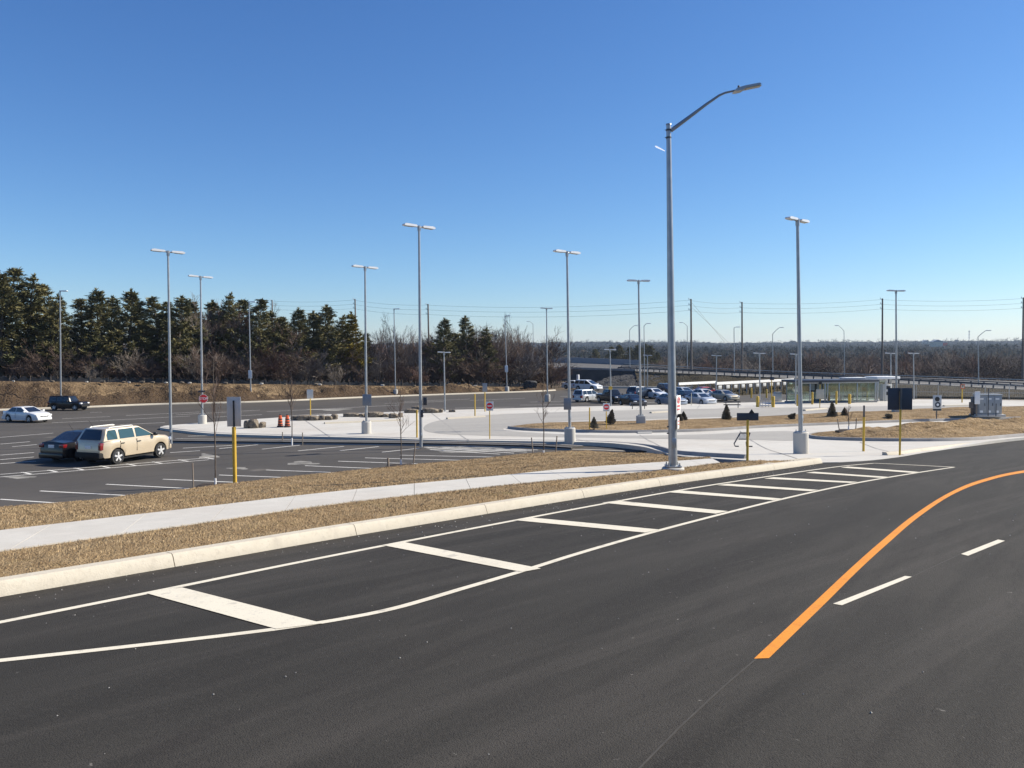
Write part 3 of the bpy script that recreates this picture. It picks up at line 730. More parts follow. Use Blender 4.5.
def grit(N, seed=8):
    rs = random.Random(seed); mb = MB(); kb = [p for p in K if 3 < p.y < 26]
    for i in range(N):
        if i % 3:
            p = rs.choice(kb); j = K.index(p); t = (K[min(j + 1, len(K) - 1)] - K[j - 1]).normalized(); nrm = Vector((t.y, -t.x, 0))
            q = p + nrm * abs(rs.gauss(.05, .55)) + t * rs.uniform(-.2, .2)
        else:
            q = Vector((rs.uniform(-6, 9), rs.uniform(4.5, 16), 0))
        s_ = rs.uniform(.003, .010) * (1 + (q.y > 12) * .5); z = R(q.y) + .004; a = rs.uniform(0, 6.28)
        vs = [(q.x + s_ * rs.uniform(.7, 1.3) * math.cos(a + k * 1.57), q.y + s_ * rs.uniform(.7, 1.3) * math.sin(a + k * 1.57), z) for k in range(4)] + [(q.x, q.y, z + s_ * 1.1)]
        mb.add(vs, [(0, 1, 4), (1, 2, 4), (2, 3, 4), (3, 0, 4)])
    o = mb.build('gravel', M['lane_concrete'], smooth=0); o['kind'] = 'stuff'
grit(520)

# ================================================================== VEGETATION
def quads_np(base, dirs, wid, length):
    """flat needle sprays: base (n,3), dirs (n,3) unit, width & length arrays -> verts, faces"""
    n = len(base); r = np.random.randn(n, 3); side = np.cross(dirs, r); side /= np.linalg.norm(side, axis=1)[:, None] + 1e-9
    w = (side * wid[:, None] / 2); e = base + dirs * length[:, None]; mid = base + dirs * length[:, None] * .45
    v = np.stack([base - w * .3, base + w * .3, mid + w, e + w * .15, e - w * .15, mid - w], 1).reshape(-1, 3)
    f = [tuple(range(6 * i, 6 * i + 6)) for i in range(n)]
    return v, f
def pine_mesh(seed, H=11.0, clear=.22, wide=2.5, gold=False, tuft=.5):
    rnd = random.Random(seed); np.random.seed(seed)
    tr = MB(); lean = Vector((rnd.uniform(-.3, .3), rnd.uniform(-.3, .3), 0))
    def axis(t): return lean * t * t * 1.2 + Vector((.12 * math.sin(t * 7 + seed), .12 * math.cos(t * 6 + seed), t * H))
    tr.tube([axis(t) for t in np.linspace(0, 1, 12)], [.17 * (1 - .92 * t) + .01 for t in np.linspace(0, 1, 12)], 7)
    B, D, W, Ln = [], [], [], []
    z = clear * H
    while z < H * .985:
        t = z / H; u = (t - clear) / (1 - clear)
        prof = (min(1, .5 + 2.5 * u)) * (1 - u) ** .95 * wide * 1.05 + .10
        nb = rnd.choice([4, 5, 5, 6]); a0 = rnd.uniform(0, 6.28)
        for k in range(nb):
            if rnd.random() < .13: continue
            a = a0 + k * 2 * PI / nb + rnd.uniform(-.35, .35); ln = prof * rnd.choice([.55, .8, .95, 1.0, 1.15, 1.3])
            p0 = axis(t); rise = rnd.uniform(-.12, .38) + .5 * u
            pts = [p0 + Vector((math.cos(a) * ln * s, math.sin(a) * ln * s, ln * (rise * s + .22 * s * s - .1 * s))) for s in (0, .35, .7, 1)]
            tr.tube(pts, [.035 * (1 - t) + .012, .025, .015, .006], 3, cap=False)
            for q in range(int(5 + ln * 5)):
                s = rnd.uniform(.28, 1.02); i = min(2, int(s * 3)); c = pts[0].lerp(pts[3], s) + Vector((0, 0, rnd.uniform(-.05, .12)))
                c = pts[i].lerp(pts[i + 1], min(1, s * 3 - i))
                for j in range(9):
                    d = Vector((math.cos(a) * .8 + rnd.gauss(0, .7), math.sin(a) * .8 + rnd.gauss(0, .7), rnd.gauss(.35, .45))).normalized()
                    off = Vector((rnd.gauss(0, .13), rnd.gauss(0, .13), rnd.gauss(0, .08)))
                    B.append(c + off); D.append(d); W.append(rnd.uniform(.05, .125)); Ln.append(rnd.uniform(.2, .46) * tuft / .5)
        z += rnd.uniform(.34, .56)
    for j in range(40):
        B.append(axis(rnd.uniform(.93, 1))); D.append(Vector((rnd.gauss(0, .4), rnd.gauss(0, .4), 1)).normalized()); W.append(.1); Ln.append(.4)
    v, f = quads_np(np.array([tuple(b) for b in B]), np.array([tuple(b) for b in D]), np.array(W), np.array(Ln))
    return tr, v, f
def make_pine(seed, gold=False, **k):
    t = thing('pine_tree', 'x', 'tree', group='pines along the bank')
    tr, v, f = pine_mesh(seed, **k)
    tr.build('trunk', M['bark'], t, smooth=60)
    raw_mesh('crown', v, f, M['needle_gold' if gold else 'needle'], t)
    return t
def twigs(mb, p, d, ln, r, lv, rnd, spread=.6, up=.12, n=3, kids=(3, 4), minr=.008):
    """one bare limb and everything that grows from it"""
    q = [p]; dd = d.copy()
    for i in range(3):
        dd = (dd + Vector((rnd.gauss(0, .13), rnd.gauss(0, .13), rnd.gauss(up * .5, .08)))).normalized(); q.append(q[-1] + dd * ln / 3)
    mb.tube(q, [r, r * .82, r * .62, max(minr, r * .42)], n, cap=False)
    if lv == 0: return
    for k in range(rnd.choice(kids) + (1 if lv == 1 else 0)):
        s = rnd.uniform(.3, 1.0); i = min(2, int(s * 3)); c = q[i].lerp(q[i + 1], min(1, s * 3 - i))
        e = (dd + Vector((rnd.gauss(0, spread), rnd.gauss(0, spread), rnd.gauss(up, spread * .7)))).normalized()
        twigs(mb, c, e, ln * rnd.uniform(.5, .75), max(minr, r * .55), lv - 1, rnd, spread, up, n, kids, minr)
def make_bare(name, seed, kind, m, H):
    rnd = random.Random(seed); tr = MB(); cr = MB()
    t = thing(name, 'x', 'shrub' if kind == 'shrub' else 'tree')
    if kind == 'shrub':
        for s in range(10):
            a = rnd.uniform(0, 6.28); p = Vector((math.cos(a) * .3, math.sin(a) * .3, 0)); d = Vector((math.cos(a) * (.45 if s < 6 else 1.3), math.sin(a) * (.45 if s < 6 else 1.3), 1)).normalized()
            twigs(cr, p, d, H * rnd.uniform(.4, .6) * (1 if s < 6 else .7), .035, 3, rnd, .55, .15, 3, (4, 5), .012)
        for s in range(3): tr.tube([(rnd.uniform(-.3, .3), rnd.uniform(-.3, .3), 0), (rnd.uniform(-.4, .4), rnd.uniform(-.4, .4), H * .4)], [.05, .025], 5)
    else:
        pts = [Vector((.1 * math.sin(z * 2 + seed), .1 * math.cos(z * 1.7 + seed), z * H * .5)) for z in (0, .35, .7, 1)]
        tr.tube(pts, [.14, .12, .1, .07], 7)
        for s in range(13):
            u = rnd.uniform(.3, 1); a = s * 2.4; p = Vector((0, 0, u * H * .5)); i = min(2, int(u * 3)); p = pts[i].lerp(pts[i + 1], min(1, u * 3 - i))
            d = Vector((math.cos(a) * .6, math.sin(a) * .6, rnd.uniform(.5, 1.2))).normalized()
            twigs(cr, p, d, H * rnd.uniform(.2, .36) * (1.25 - .4 * u), .05, 3, rnd, .45, .18, 3, (3, 4), .012)
        twigs(cr, pts[3], Vector((0, 0, 1)), H * .28, .06, 3, rnd, .45, .18, 3, (3, 4), .012)
    tr.build('trunk', M['bark'], t, smooth=60); cr.build('crown', m, t, smooth=60)
    return t
ORD = ['first', 'second', 'third', 'fourth', 'fifth', 'sixth', 'seventh', 'eighth', 'ninth', 'tenth', 'eleventh', 'twelfth', 'thirteenth', 'fourteenth', 'fifteenth', 'sixteenth', 'seventeenth', 'eighteenth', 'nineteenth', 'twentieth']
def ordinal(i):
    tens = ['', '', 'twenty', 'thirty', 'forty', 'fifty', 'sixty', 'seventy', 'eighty', 'ninety']
    if i < 20: return ORD[i]
    n = i + 1; 
    if n % 10 == 0: return tens[n // 10][:-1] + 'ieth'
    return tens[n // 10] + '-' + ORD[n % 10 - 1]
def crest_at(px): return min(crest, key=lambda p: abs(px_of(p) - px))
# ---- pines: (tip pixel x, tip pixel y, metres behind the crest, crown variant)
pines = [(-22, 274, 9, 0), (3, 273, 5, 1), (18, 270, 8, 0), (34, 275, 6, 4), (46, 286, 10, 0), (57, 295, 5, 4), (83, 300, 9, 5), (98, 290, 6, 1), (112, 297, 11, 2), (131, 290, 6, 3), (143, 305, 10, 4), (157, 298, 6, 5), (168, 303, 9, 0),
         (181, 297, 5, 2), (192, 301, 9, 1), (213, 301, 11, 3), (228, 294, 8, 4), (243, 301, 12, 0), (261, 300, 6, 5), (273, 312, 10, 2), (284, 318, 6, 0), (299, 309, 7, 1), (312, 312, 11, 3), (326, 306, 6, 2), (341, 316, 10, 4), (353, 313, 5, 9),
         (366, 334, 9, 5), (444, 319, 5, 1), (467, 317, 8, 2), (486, 328, 5, 4), (455, 334, 11, 0)]
protoP = [make_pine(11, clear=.27, wide=2.3), make_pine(12, clear=.10, wide=2.7), make_pine(13, clear=.16, wide=2.6), make_pine(14, clear=.07, wide=2.9), make_pine(15, clear=.12, wide=2.2), make_pine(16, clear=.06, wide=2.6)]
gold = make_pine(17, gold=True, clear=.1, wide=2.4)
first = set()
shape = ['open high', 'broad dark', 'loose tall', 'full low branched', 'narrow', 'dense low branched']
marks = [(-40, 50, 'left of the lamp behind the black off-roader'), (50, 145, 'left of the tall lamp by the gold car'), (145, 206, 'just left of the stop sign lamp'),
         (206, 275, 'near the lamp with a white plate low on its pole'), (275, 380, 'left of the two-sided lamp with the grey sign'), (380, 520, 'above the no entry sign')]
cnt = {}
for px, ty, bk, va in sorted(pines):
    c = crest_at(px); dep = c.y + bk * .7; base = at(px, 380, dep); base.z = c.z + .1
    H = at(px, ty, dep).z - base.z
    src = gold if va == 9 else protoP[va]
    s = H / 11.0; wx = s * random.uniform(1.15, 1.5)
    mk = [m_[2] for m_ in marks if m_[0] <= px < m_[1]][0]; cnt[mk] = cnt.get(mk, 0) + 1
    lab = 'yellowish green pine, the palest of the row' if va == 9 else f'{shape[va]} pine, {ordinal(cnt[mk]-1)} {mk}'
    if va not in first:
        first.add(va); src.location = base; src.rotation_euler = (0, 0, px); src.scale = (wx, wx, s); src['label'] = lab
    else: dup(src, base, px, lab, scale=(wx, wx, s))
# ---- bare trees and shrubs along the crest
protoS = [make_bare('bare_shrub', 21, 'shrub', M['twig'], 4.2), make_bare('bare_shrub', 22, 'shrub', M['twig_red'], 4.0), make_bare('bare_shrub', 23, 'shrub', M['twig_grey'], 4.4)]
protoB = [make_bare('bare_tree', 31, 'tree', M['twig'], 9), make_bare('bare_tree', 32, 'tree', M['twig_red'], 9), make_bare('bare_tree', 33, 'tree', M['twig_grey'], 9)]
used = set()
def put(src, key, px, dep_back, top_y, Hsrc, lab, group, wide=1.0, dep=None, base_z=None):
    c = crest_at(px); d = dep if dep else c.y + dep_back
    b = at(px, 380, d); b.z = (c.z + .05) if base_z is None else base_z
    H = at(px, top_y, d).z - b.z; s = H / Hsrc
    sc_ = (s * wide, s * wide, s)
    if key not in used:
        used.add(key); src.location = b; src.rotation_euler = (0, 0, px * 1.7); src.scale = sc_; src['label'] = lab; src['group'] = group; return src
    return dup(src, b, px * 1.7, lab, group, sc_)
zones = [(-30, 60, 'below the tall pines at the left edge'), (60, 150, 'behind the black off-roader'), (150, 206, 'behind the stop sign lamp'), (206, 260, 'behind the white sign board'), (260, 330, 'behind the traffic barrels'),
         (330, 400, 'behind the lamp with the grey sign'), (400, 470, 'behind the tall lamp at the lot median'), (470, 530, 'behind the no entry sign'), (530, 600, 'beside the overpass')]
cz = {}
def zlab(px, kind):
    z = [q[2] for q in zones if q[0] <= px < q[1]][0]; k = (z, kind); cz[k] = cz.get(k, 0) + 1
    return f'{ordinal(cz[k]-1)} {kind} {z}'
rnd = random.Random(99)
knames = ['brown bare shrub', 'reddish bare shrub', 'grey bare shrub']
px = -26.0; i = 0
while px < 560:
    va = rnd.choice([0, 0, 0, 1, 2]); ty = rnd.choice([rnd.uniform(346, 356), rnd.uniform(354, 368), rnd.uniform(356, 370)])
    if px > 535: ty += 6
    put(protoS[va], ('s', va), px, rnd.uniform(1.0, 6), ty, 3.9, zlab(px, knames[va]), 'bare shrubs along the top of the bank', rnd.uniform(1.1, 1.6))
    px += rnd.uniform(3.8, 6.6)
bn = ['brown bare tree', 'reddish bare tree', 'grey bare tree']
bare = [(66, 328, 1), (76, 322, 0), (88, 330, 1), (120, 338, 1), (150, 332, 0), (205, 300, 2), (212, 312, 0), (221, 305, 1), (234, 308, 0), (246, 314, 1), (256, 320, 0), (276, 308, 2), (290, 322, 0), (305, 330, 1), (318, 326, 0), (333, 330, 2), (348, 336, 0),
        (374, 338, 0), (382, 332, 1), (389, 318, 2), (398, 338, 0), (406, 330, 2), (414, 336, 1), (424, 332, 0), (432, 330, 2), (438, 338, 0), (456, 330, 0), (475, 330, 1), (481, 334, 2), (495, 332, 0), (503, 328, 2), (511, 318, 2), (519, 332, 0), (527, 336, 1), (535, 344, 0), (543, 350, 1)]
for px, ty, va in bare:
    put(protoB[va], ('b', va), px, rnd.uniform(3, 9), ty, 8.6, zlab(px, bn[va]), 'bare trees among the pines', rnd.uniform(.85, 1.1))
# the larger spreading bare tree beside the overpass
big = make_bare('bare_tree', 41, 'tree', M['twig'], 9)
pb = at(551, 388, 126); big.location = pb; hb = at(551, 331, 126).z - pb.z; big.scale = (hb / 7.6, hb / 7.6, hb / 8.2); big.rotation_euler = (0, 0, 1.0)
big['label'] = 'large spreading dark bare tree beside the overpass'; big['group'] = 'bare trees among the pines'
# ---- low dark silt fence and pale stones along the crest
sf = thing('silt_fence', 'low dark sagging silt fence along the top of the bank', 'fence', (0, 0, 0))
cl = [p + Vector((-.5, .8, 0)) for p in crest]
fm = MB()
pv = []; pf = []
for i, p in enumerate(cl): 
    h = .42 + .14 * math.sin(i * 1.9) + random.uniform(-.08, .08); pv += [(p.x, p.y, p.z - .1), (p.x, p.y, p.z + h), (p.x - .03, p.y + .05, p.z + h), (p.x - .03, p.y + .05, p.z - .1)]
for i in range(len(cl) - 1):
    for k in range(4): pf.append((i * 4 + k, i * 4 + (k + 1) % 4, i * 4 + 4 + (k + 1) % 4, i * 4 + 4 + k))
fm.add(pv, pf); fm.build('fabric', M['black'], sf, smooth=0)
for i in range(0, len(cl), 7):
    p = cl[i]; st = MB(); st.box((p.x + .03, p.y - .05, p.z + .28), (.04, .04, .62), rz=.5); st.build('stake', M['wood'], sf, smooth=0)
rockpx = [12, 44, 52, 84, 101, 122, 126, 141, 150, 163, 172, 181, 188, 205, 222, 258, 283, 313, 317, 328, 349, 379, 412, 433, 471]
for i, px in enumerate(rockpx):
    c = crest_at(px); s = .16 + .2 * ((i * 37) % 10) / 10
    r = MB(); r.rock((0, 0, s * .3), (s * 1.7, s, s * .8), i, 2)
    o = r.build('stone', M['rock'] if i % 3 else M['concrete'], loc=(c.x + .5, c.y - .75, c.z + .0), smooth=0)
    tag(o, zlab(px, 'pale stone on the bank top'), 'stone', 'pale stones along the top of the bank')
# ---- far woods behind the highway: one mass of bare crowns, with a few conifers standing out of it
def wood_mass(name, N, dr, thr, Hr, m, zf, w=.2, seed=1, stems=34):
    rs = np.random.RandomState(seed); V = []; 
    th = rs.uniform(thr[0], thr[1], N); d = rs.uniform(dr[0] ** .5, dr[1] ** .5, N) ** 2
    H = rs.uniform(Hr[0], Hr[1], N) * (1 + .22 * np.sin(th * 31 + d * .02) + .16 * np.sin(th * 83 - d * .05)); cx = d * np.sin(th); cy = d * np.cos(th)
    cz = np.array([zf(x, y) for x, y in zip(cx, cy)])
    n = N * stems; I = np.repeat(np.arange(N), stems)
    u = rs.uniform(.05, 1, n); a = rs.uniform(0, 6.28, n); rad = rs.rand(n) ** .5 * (H[I] * .3) * np.sqrt(np.clip(1.15 - np.abs(u - .55) * 1.7, .1, 1))
    ph = np.arccos(rs.uniform(-.55, 1, n)); rr = rs.uniform(.35, 1.0, n) ** .6; R1 = H[I] * rs.uniform(.30, .42, N)[I]; R2 = H[I] * .46
    dx, dy, dz = np.sin(ph) * np.cos(a), np.sin(ph) * np.sin(a), np.cos(ph); ln = rs.uniform(.12, .3, n)
    def pt_(k): return np.stack([cx[I] + dx * R1 * k, cy[I] + dy * R1 * k, cz[I] + H[I] * .52 + dz * R2 * k], 1)
    b = pt_(np.maximum(rr - ln, .05)); e = pt_(rr) + rs.randn(n, 3) * (H[I] * .045)[:, None]; b = b + rs.randn(n, 3) * (H[I] * .03)[:, None]
    tb = np.stack([cx, cy, cz - .3], 1); te = np.stack([cx + rs.randn(N) * .3, cy, cz + H * .8], 1)
    b = np.concatenate([b, tb]); e = np.concatenate([e, te]); ww = np.concatenate([rs.uniform(.5, 1.3, n) * w * d[I] / 250, np.full(N, w * 1.3)])
    dv = e - b; sd = np.cross(dv, rs.randn(len(dv), 3)); sd /= np.linalg.norm(sd, axis=1)[:, None] + 1e-9; sd *= ww[:, None] / 2
    v = np.stack([b - sd, b + sd, e], 1).reshape(-1, 3)
    me = bpy.data.meshes.new(name); k = len(b)
    me.vertices.add(len(v)); me.vertices.foreach_set('co', v.ravel()); me.loops.add(3 * k); me.loops.foreach_set('vertex_index', np.arange(3 * k))
    me.polygons.add(k); me.polygons.foreach_set('loop_start', np.arange(k) * 3); me.polygons.foreach_set('loop_total', np.full(k, 3)); me.update(calc_edges=True)
    me.materials.append(m); o = bpy.data.objects.new(name, me); COL.objects.link(o); o['kind'] = 'stuff'; return o
def gzz(x, y): return gz(x, y) - .1
wood_mass('far_woods', 1500, (172, 400), (.13, .75), (4.2, 7.4), M['far_twig'], gzz, .13, 1, 150)
wood_mass('far_woods', 450, (190, 420), (.3, .75), (5.0, 8.0), M['twig'], gzz, .11, 2, 110)
wood_mass('far_woods', 500, (200, 420), (-.05, .16), (4.0, 7.0), M['far_twig'], gzz, .13, 3, 120)
wood_mass('far_woods', 350, (118, 170), (-.62, .0), (4.0, 6.5), M['twig'], lambda x, y: -.6, .13, 4, 100)
def zhill(x, y): d = math.hypot(x, y); return CAMZ + hgt(math.atan2(x, y), d) - (1.5 if d < 900 else 5.5)
wood_mass('ridge_woods', 1300, (2290, 2420), (-.10, .78), (7, 15), M['far_pine'], zhill, .13, 11, 26)
wood_mass('ridge_woods', 800, (1700, 1900), (-.05, .78), (7, 14), M['far_pine'], zhill, .13, 12, 26)
wood_mass('ridge_woods', 900, (1180, 1380), (.02, .78), (6, 11), M['far_pine'], zhill, .15, 13, 30)
wood_mass('ridge_woods', 700, (640, 860), (.02, .78), (4, 8), M['far_pine'], zhill, .15, 14, 40)
con = [(612, 347, 300, 0), (620, 345, 300, 1), (630, 347, 305, 2), (637, 345, 300, 3), (646, 344, 310, 4), (651, 346, 305, 5), (596, 349, 310, 2), (657, 352, 330, 1), (690, 353, 340, 0), (719, 355, 330, 2)]
for i, (px, ty, d, va) in enumerate(con):
    b = at(px, 380, d); b.z = gz(b.x, b.y); H = at(px, ty, d).z - b.z; s = H / 11
    dup(protoP[va], b, i * 1.3, f'small dark conifer far beyond the highway, {ordinal(i)} from the left', 'dark conifers far beyond the highway', (s * 1.5, s * 1.5, s))
lone = [(662, 357, 176, 0), (676, 355, 182, 2), (705, 356, 178, 1), (730, 354, 186, 0), (752, 357, 176, 2), (776, 352, 190, 0), (812, 352, 184, 1), (826, 350, 190, 0), (846, 354, 180, 2), (868, 351, 186, 0), (905, 353, 178, 1), (922, 356, 172, 0), (944, 353, 172, 2), (958, 352, 176, 0), (972, 355, 168, 1), (994, 352, 172, 0), (1012, 350, 170, 2), (1030, 353, 170, 0)]
for i, (px, ty, d, va) in enumerate(lone):
    b = at(px, 380, d); b.z = gz(b.x, b.y) - .1; H = at(px, ty, d).z - b.z; s = H / 8.6
    dup(protoB[va], b, i * 2.1, f'{bn[va]} beyond the highway, {ordinal(i)} from the left there', 'bare trees beyond the highway', (s * 1.5, s * 1.5, s))
# ---- dead grass blades on the near turf
def blades(objs, N, ymax, m, seed=3):
    rs = np.random.RandomState(seed); P = []; 
    for o in objs:
        me = o.data; me.calc_loop_triangles(); co = np.empty(len(me.vertices) * 3); me.vertices.foreach_get('co', co); co = co.reshape(-1, 3)
        t = np.empty(len(me.loop_triangles) * 3, dtype=np.int64); me.loop_triangles.foreach_get('vertices', t); t = t.reshape(-1, 3)
        A, B, C = co[t[:, 0]], co[t[:, 1]], co[t[:, 2]]; P.append((A, B, C))
    A, B, C = [np.concatenate(x) for x in zip(*P)]
    ar = np.linalg.norm(np.cross(B - A, C - A), axis=1) / 2; yc = (A + B + C)[:, 1] / 3
    wgt = ar * np.where((yc < ymax) & (yc > 4), 1 / np.maximum(yc, 8) ** 1.1, 0); wgt /= wgt.sum()
    k = rs.choice(len(A), N, p=wgt); u, v = rs.rand(N), rs.rand(N); fl = u + v > 1; u[fl] = 1 - u[fl]; v[fl] = 1 - v[fl]
    b = A[k] + (B[k] - A[k]) * u[:, None] + (C[k] - A[k]) * v[:, None]
    h = rs.uniform(.015, .05, N); an = rs.uniform(0, 6.28, N); l = np.stack([np.cos(an), np.sin(an)], 1) * (rs.uniform(.2, 1.5, N) * h)[:, None]
    e = b.copy(); e[:, :2] += l; e[:, 2] += h; b[:, 2] -= .004
    w = rs.uniform(.003, .0075, N) * np.clip(b[:, 1] / 12, .8, 1.5); sd = np.stack([-np.sin(an + 1), np.cos(an + 1), np.zeros(N)], 1) * w[:, None]
    vv = np.stack([b - sd, b + sd, e], 1).reshape(-1, 3)
    me = bpy.data.meshes.new('grass'); me.vertices.add(3 * N); me.vertices.foreach_set('co', vv.ravel()); me.loops.add(3 * N); me.loops.foreach_set('vertex_index', np.arange(3 * N))
    me.polygons.add(N); me.polygons.foreach_set('loop_start', np.arange(N) * 3); me.polygons.foreach_set('loop_total', np.full(N, 3)); me.update(calc_edges=True)
    me.materials.append(m); o = bpy.data.objects.new('grass', me); COL.objects.link(o); o['kind'] = 'stuff'
M['blade'] = layered('dead grass blades', (.40, .295, .172), [(6, U, .42, .64, (.49, .385, .25), .7), (11, U, .48, .68, (.24, .165, .088), .7), (.9, U, .55, .68, (.23, .185, .09), .6), (.4, U, .5, .64, (.29, .20, .11), .6)], rough=.9, bump=0, spec=.1)
blades([g1, g2], 330000, 40, M['blade'])
# ---- staked young trees
def sapling(base, top_y, bpx, lab, stakes=(), seed=1, mulch=True, spread=.35, fn=None):
    t = thing('young_tree', lab, 'young tree', base, 0, 'staked young trees')
    H = at(bpx, top_y, base.y).z - base.z
    rnd = random.Random(seed); tr = MB(); cr = MB()
    tr.tube([(0, 0, -.05), (.02, 0, H * .3), (-.02, .02, H * .6), (.01, 0, H)], [.03, .025, .018, .008], 7)
    for i in range(10):
        u = .38 + .58 * i / 14; a = rnd.uniform(0, 6.28); d = Vector((math.cos(a) * .75, math.sin(a) * .75, .9)).normalized()
        twigs(cr, Vector((0, 0, u * H)), d, H * spread * (1.15 - u) * rnd.uniform(.6, 1.2), .012, 2, rnd, .4, .25, 3, (2, 3), .004)
    k = tr.build('trunk', M['bark'], t, smooth=60); cr.build('crown', M['twig'], t, smooth=60)
    g = MB(); g.tube([(0, 0, -.05), (0, 0, .35)], .04, 8); g.build('trunk_guard', M['white'], t)
    if mulch:
        r = MB(); r.rock((0, 0, .02), (1.3, 1.1, .22), seed, 3); r.build('mulch_ring', M['mulch'], t, smooth=60)
    return t
def stake_at(bpx, by, tpx, ty, fn, lab, r=.028, h=0):
    b = fn(bpx, by); tp = at(tpx, ty, b.y); v = tp - b
    s = MB(); s.tube([(0, 0, -.1), v], r, 6)
    tag(s.build('stake', M['wood'], loc=b), lab, 'stake', 'stakes beside the young trees')
sapling(onL(215.5, 487.5, .05), 358, 215, 'slender bare young tree beside the white sign board', seed=3)
stake_at(193.5, 490, 192.5, 463, onL, 'short wooden stake left of the young tree by the sign board')
b2 = onL(401, 467.5, .06); sapling(b2, 388, 400.5, 'bare young tree with dark mulch between the two tall lamps', seed=4)
stake_at(388.5, 470, 388, 458, onL, 'pale stub stake left of the mulched young tree', .05); stake_at(412.5, 468.5, 415.5, 443, onL, 'leaning stake right of the mulched young tree')
sapling(onL(543.5, 457.5, .1), 370, 543.5, 'thin bare young tree in front of the round concrete lamp base', seed=5, spread=.2)
stake_at(533.5, 457.5, 531.5, 437.5, onL, 'stake left of the thin young tree by the lot corner'); stake_at(555, 458.5, 557, 436, onL, 'leaning stake right of the thin young tree by the lot corner')
sapling(onL(292, 444.4, .16), 372, 291, 'bare young tree on the lot median near the traffic barrels', seed=6, mulch=False)
stake_at(282.5, 444, 282.5, 432, onL, 'left stake of the young tree on the median'); stake_at(302.5, 444.6, 302.5, 432.5, onL, 'right stake of the young tree on the median')
def onM(px, py): return hit(px, py, R, .42)
sapling(onM(848.5, 432), 404, 848.5, 'small reddish young tree at the mound tip by the yellow post', seed=7, spread=.3)
stake_at(840, 432.5, 837.5, 419, onM, 'leaning stake left of the young tree on the mound'); stake_at(855.5, 431.5, 856.5, 418.5, onM, 'right stake of the young tree on the mound')
# ---- small conical spruces on the long island
def small_spruce(px, py, ty, wpx, lab, seed=1, tilt=0):
    b = onP(px, py, .2); H = at(px, ty, b.y).z - b.z; W = .62 * wpx / F * b.y; rnd = random.Random(seed)
    t = thing('small_spruce', lab, 'spruce', b, 0, 'small spruces on the long island')
    t.rotation_euler = (0, tilt, 0)
    tr = MB(); tr.tube([(0, 0, -.05), (0, 0, H * .95)], [.05, .015], 6); tr.build('trunk', M['bark'], t)
    B, D, Wd, Ln = [], [], [], []
    np.random.seed(seed)
    for i in range(1200):
        u = rnd.random() ** 1.3; a = rnd.uniform(0, 6.28); r = W / 2 * (1 - u) ** .65 * rnd.uniform(.45, 1) * (1 + .22 * math.sin(a * 3 + u * 14))
        B.append((r * math.cos(a), r * math.sin(a), .08 + u * H * .95)); d = Vector((math.cos(a), math.sin(a), rnd.uniform(-.1, 1.2))).normalized(); D.append(tuple(d)); Wd.append(rnd.uniform(.07, .15)); Ln.append(rnd.uniform(.1, .24) * (1.2 - u))
    v, f = quads_np(np.array(B), np.array(D), np.array(Wd), np.array(Ln)); raw_mesh('crown', v, f, M['spruce'], t)
    return t
small_spruce(594, 429, 418, 4, 'little narrow spruce left of the second no entry sign', 1)
small_spruce(610, 424.5, 410, 9, 'ragged spruce right behind the second no entry sign', 2, .15)
small_spruce(679.5, 422.5, 413, 4, 'left one of two tiny spruces beside the street lamp pole', 3); small_spruce(683.5, 421.5, 412.5, 4, 'right one of two tiny spruces beside the street lamp pole', 4)
small_spruce(726.5, 420.5, 405, 9, 'cone shaped spruce left of the low black sign', 5); small_spruce(832, 418.5, 402, 10, 'broadest cone shaped spruce in front of the glass shelter', 6)
small_spruce(844.5, 417.8, 408.5, 4.5, 'narrow little spruce right of the broad one by the shelter', 7); small_spruce(790, 419.5, 412.5, 4, 'bent tiny spruce left of the tall lamp on the concrete base', 8, .7); small_spruce(887, 418.6, 413.5, 5, 'low leaning spruce under the large dark square sign', 9, .9)

# ================================================================== LAMPS, SIGNS AND STREET FURNITURE
def lamp_head(parent, x, z=0.0, s=1.0, tilt=0.0, L_=.86, rz=0):
    h = MB(); sg = 1 if x > 0 else -1
    m = Matrix.Rotation(rz, 3, 'Z') @ Matrix.Rotation(-sg * tilt, 3, 'Y')
    pts = [(-.5, .0), (-.42, .05), (.3, .07), (.46, .045), (.5, .0), (.44, -.035), (-.4, -.035)]
    mm = MB(); mm.prism([(a * L_ * s * sg, b * 1.35 * s) for a, b in pts], -.17 * s, .17 * s)
    h.add([m @ Vector(v) + Vector((x, 0, z)) for v in mm.v], mm.f)
    o = h.build('lamp_head', M['lamp'], parent)
    g = MB(); g.box((0, 0, 0), (.6 * L_ * s, .26 * s, .02)); gg = MB(); gg.add([m @ (Vector(v) + Vector((.04 * sg, 0, -.055 * s))) + Vector((x, 0, z)) for v in g.v], g.f); gg.build('lens', M['lens'], o)
    return o
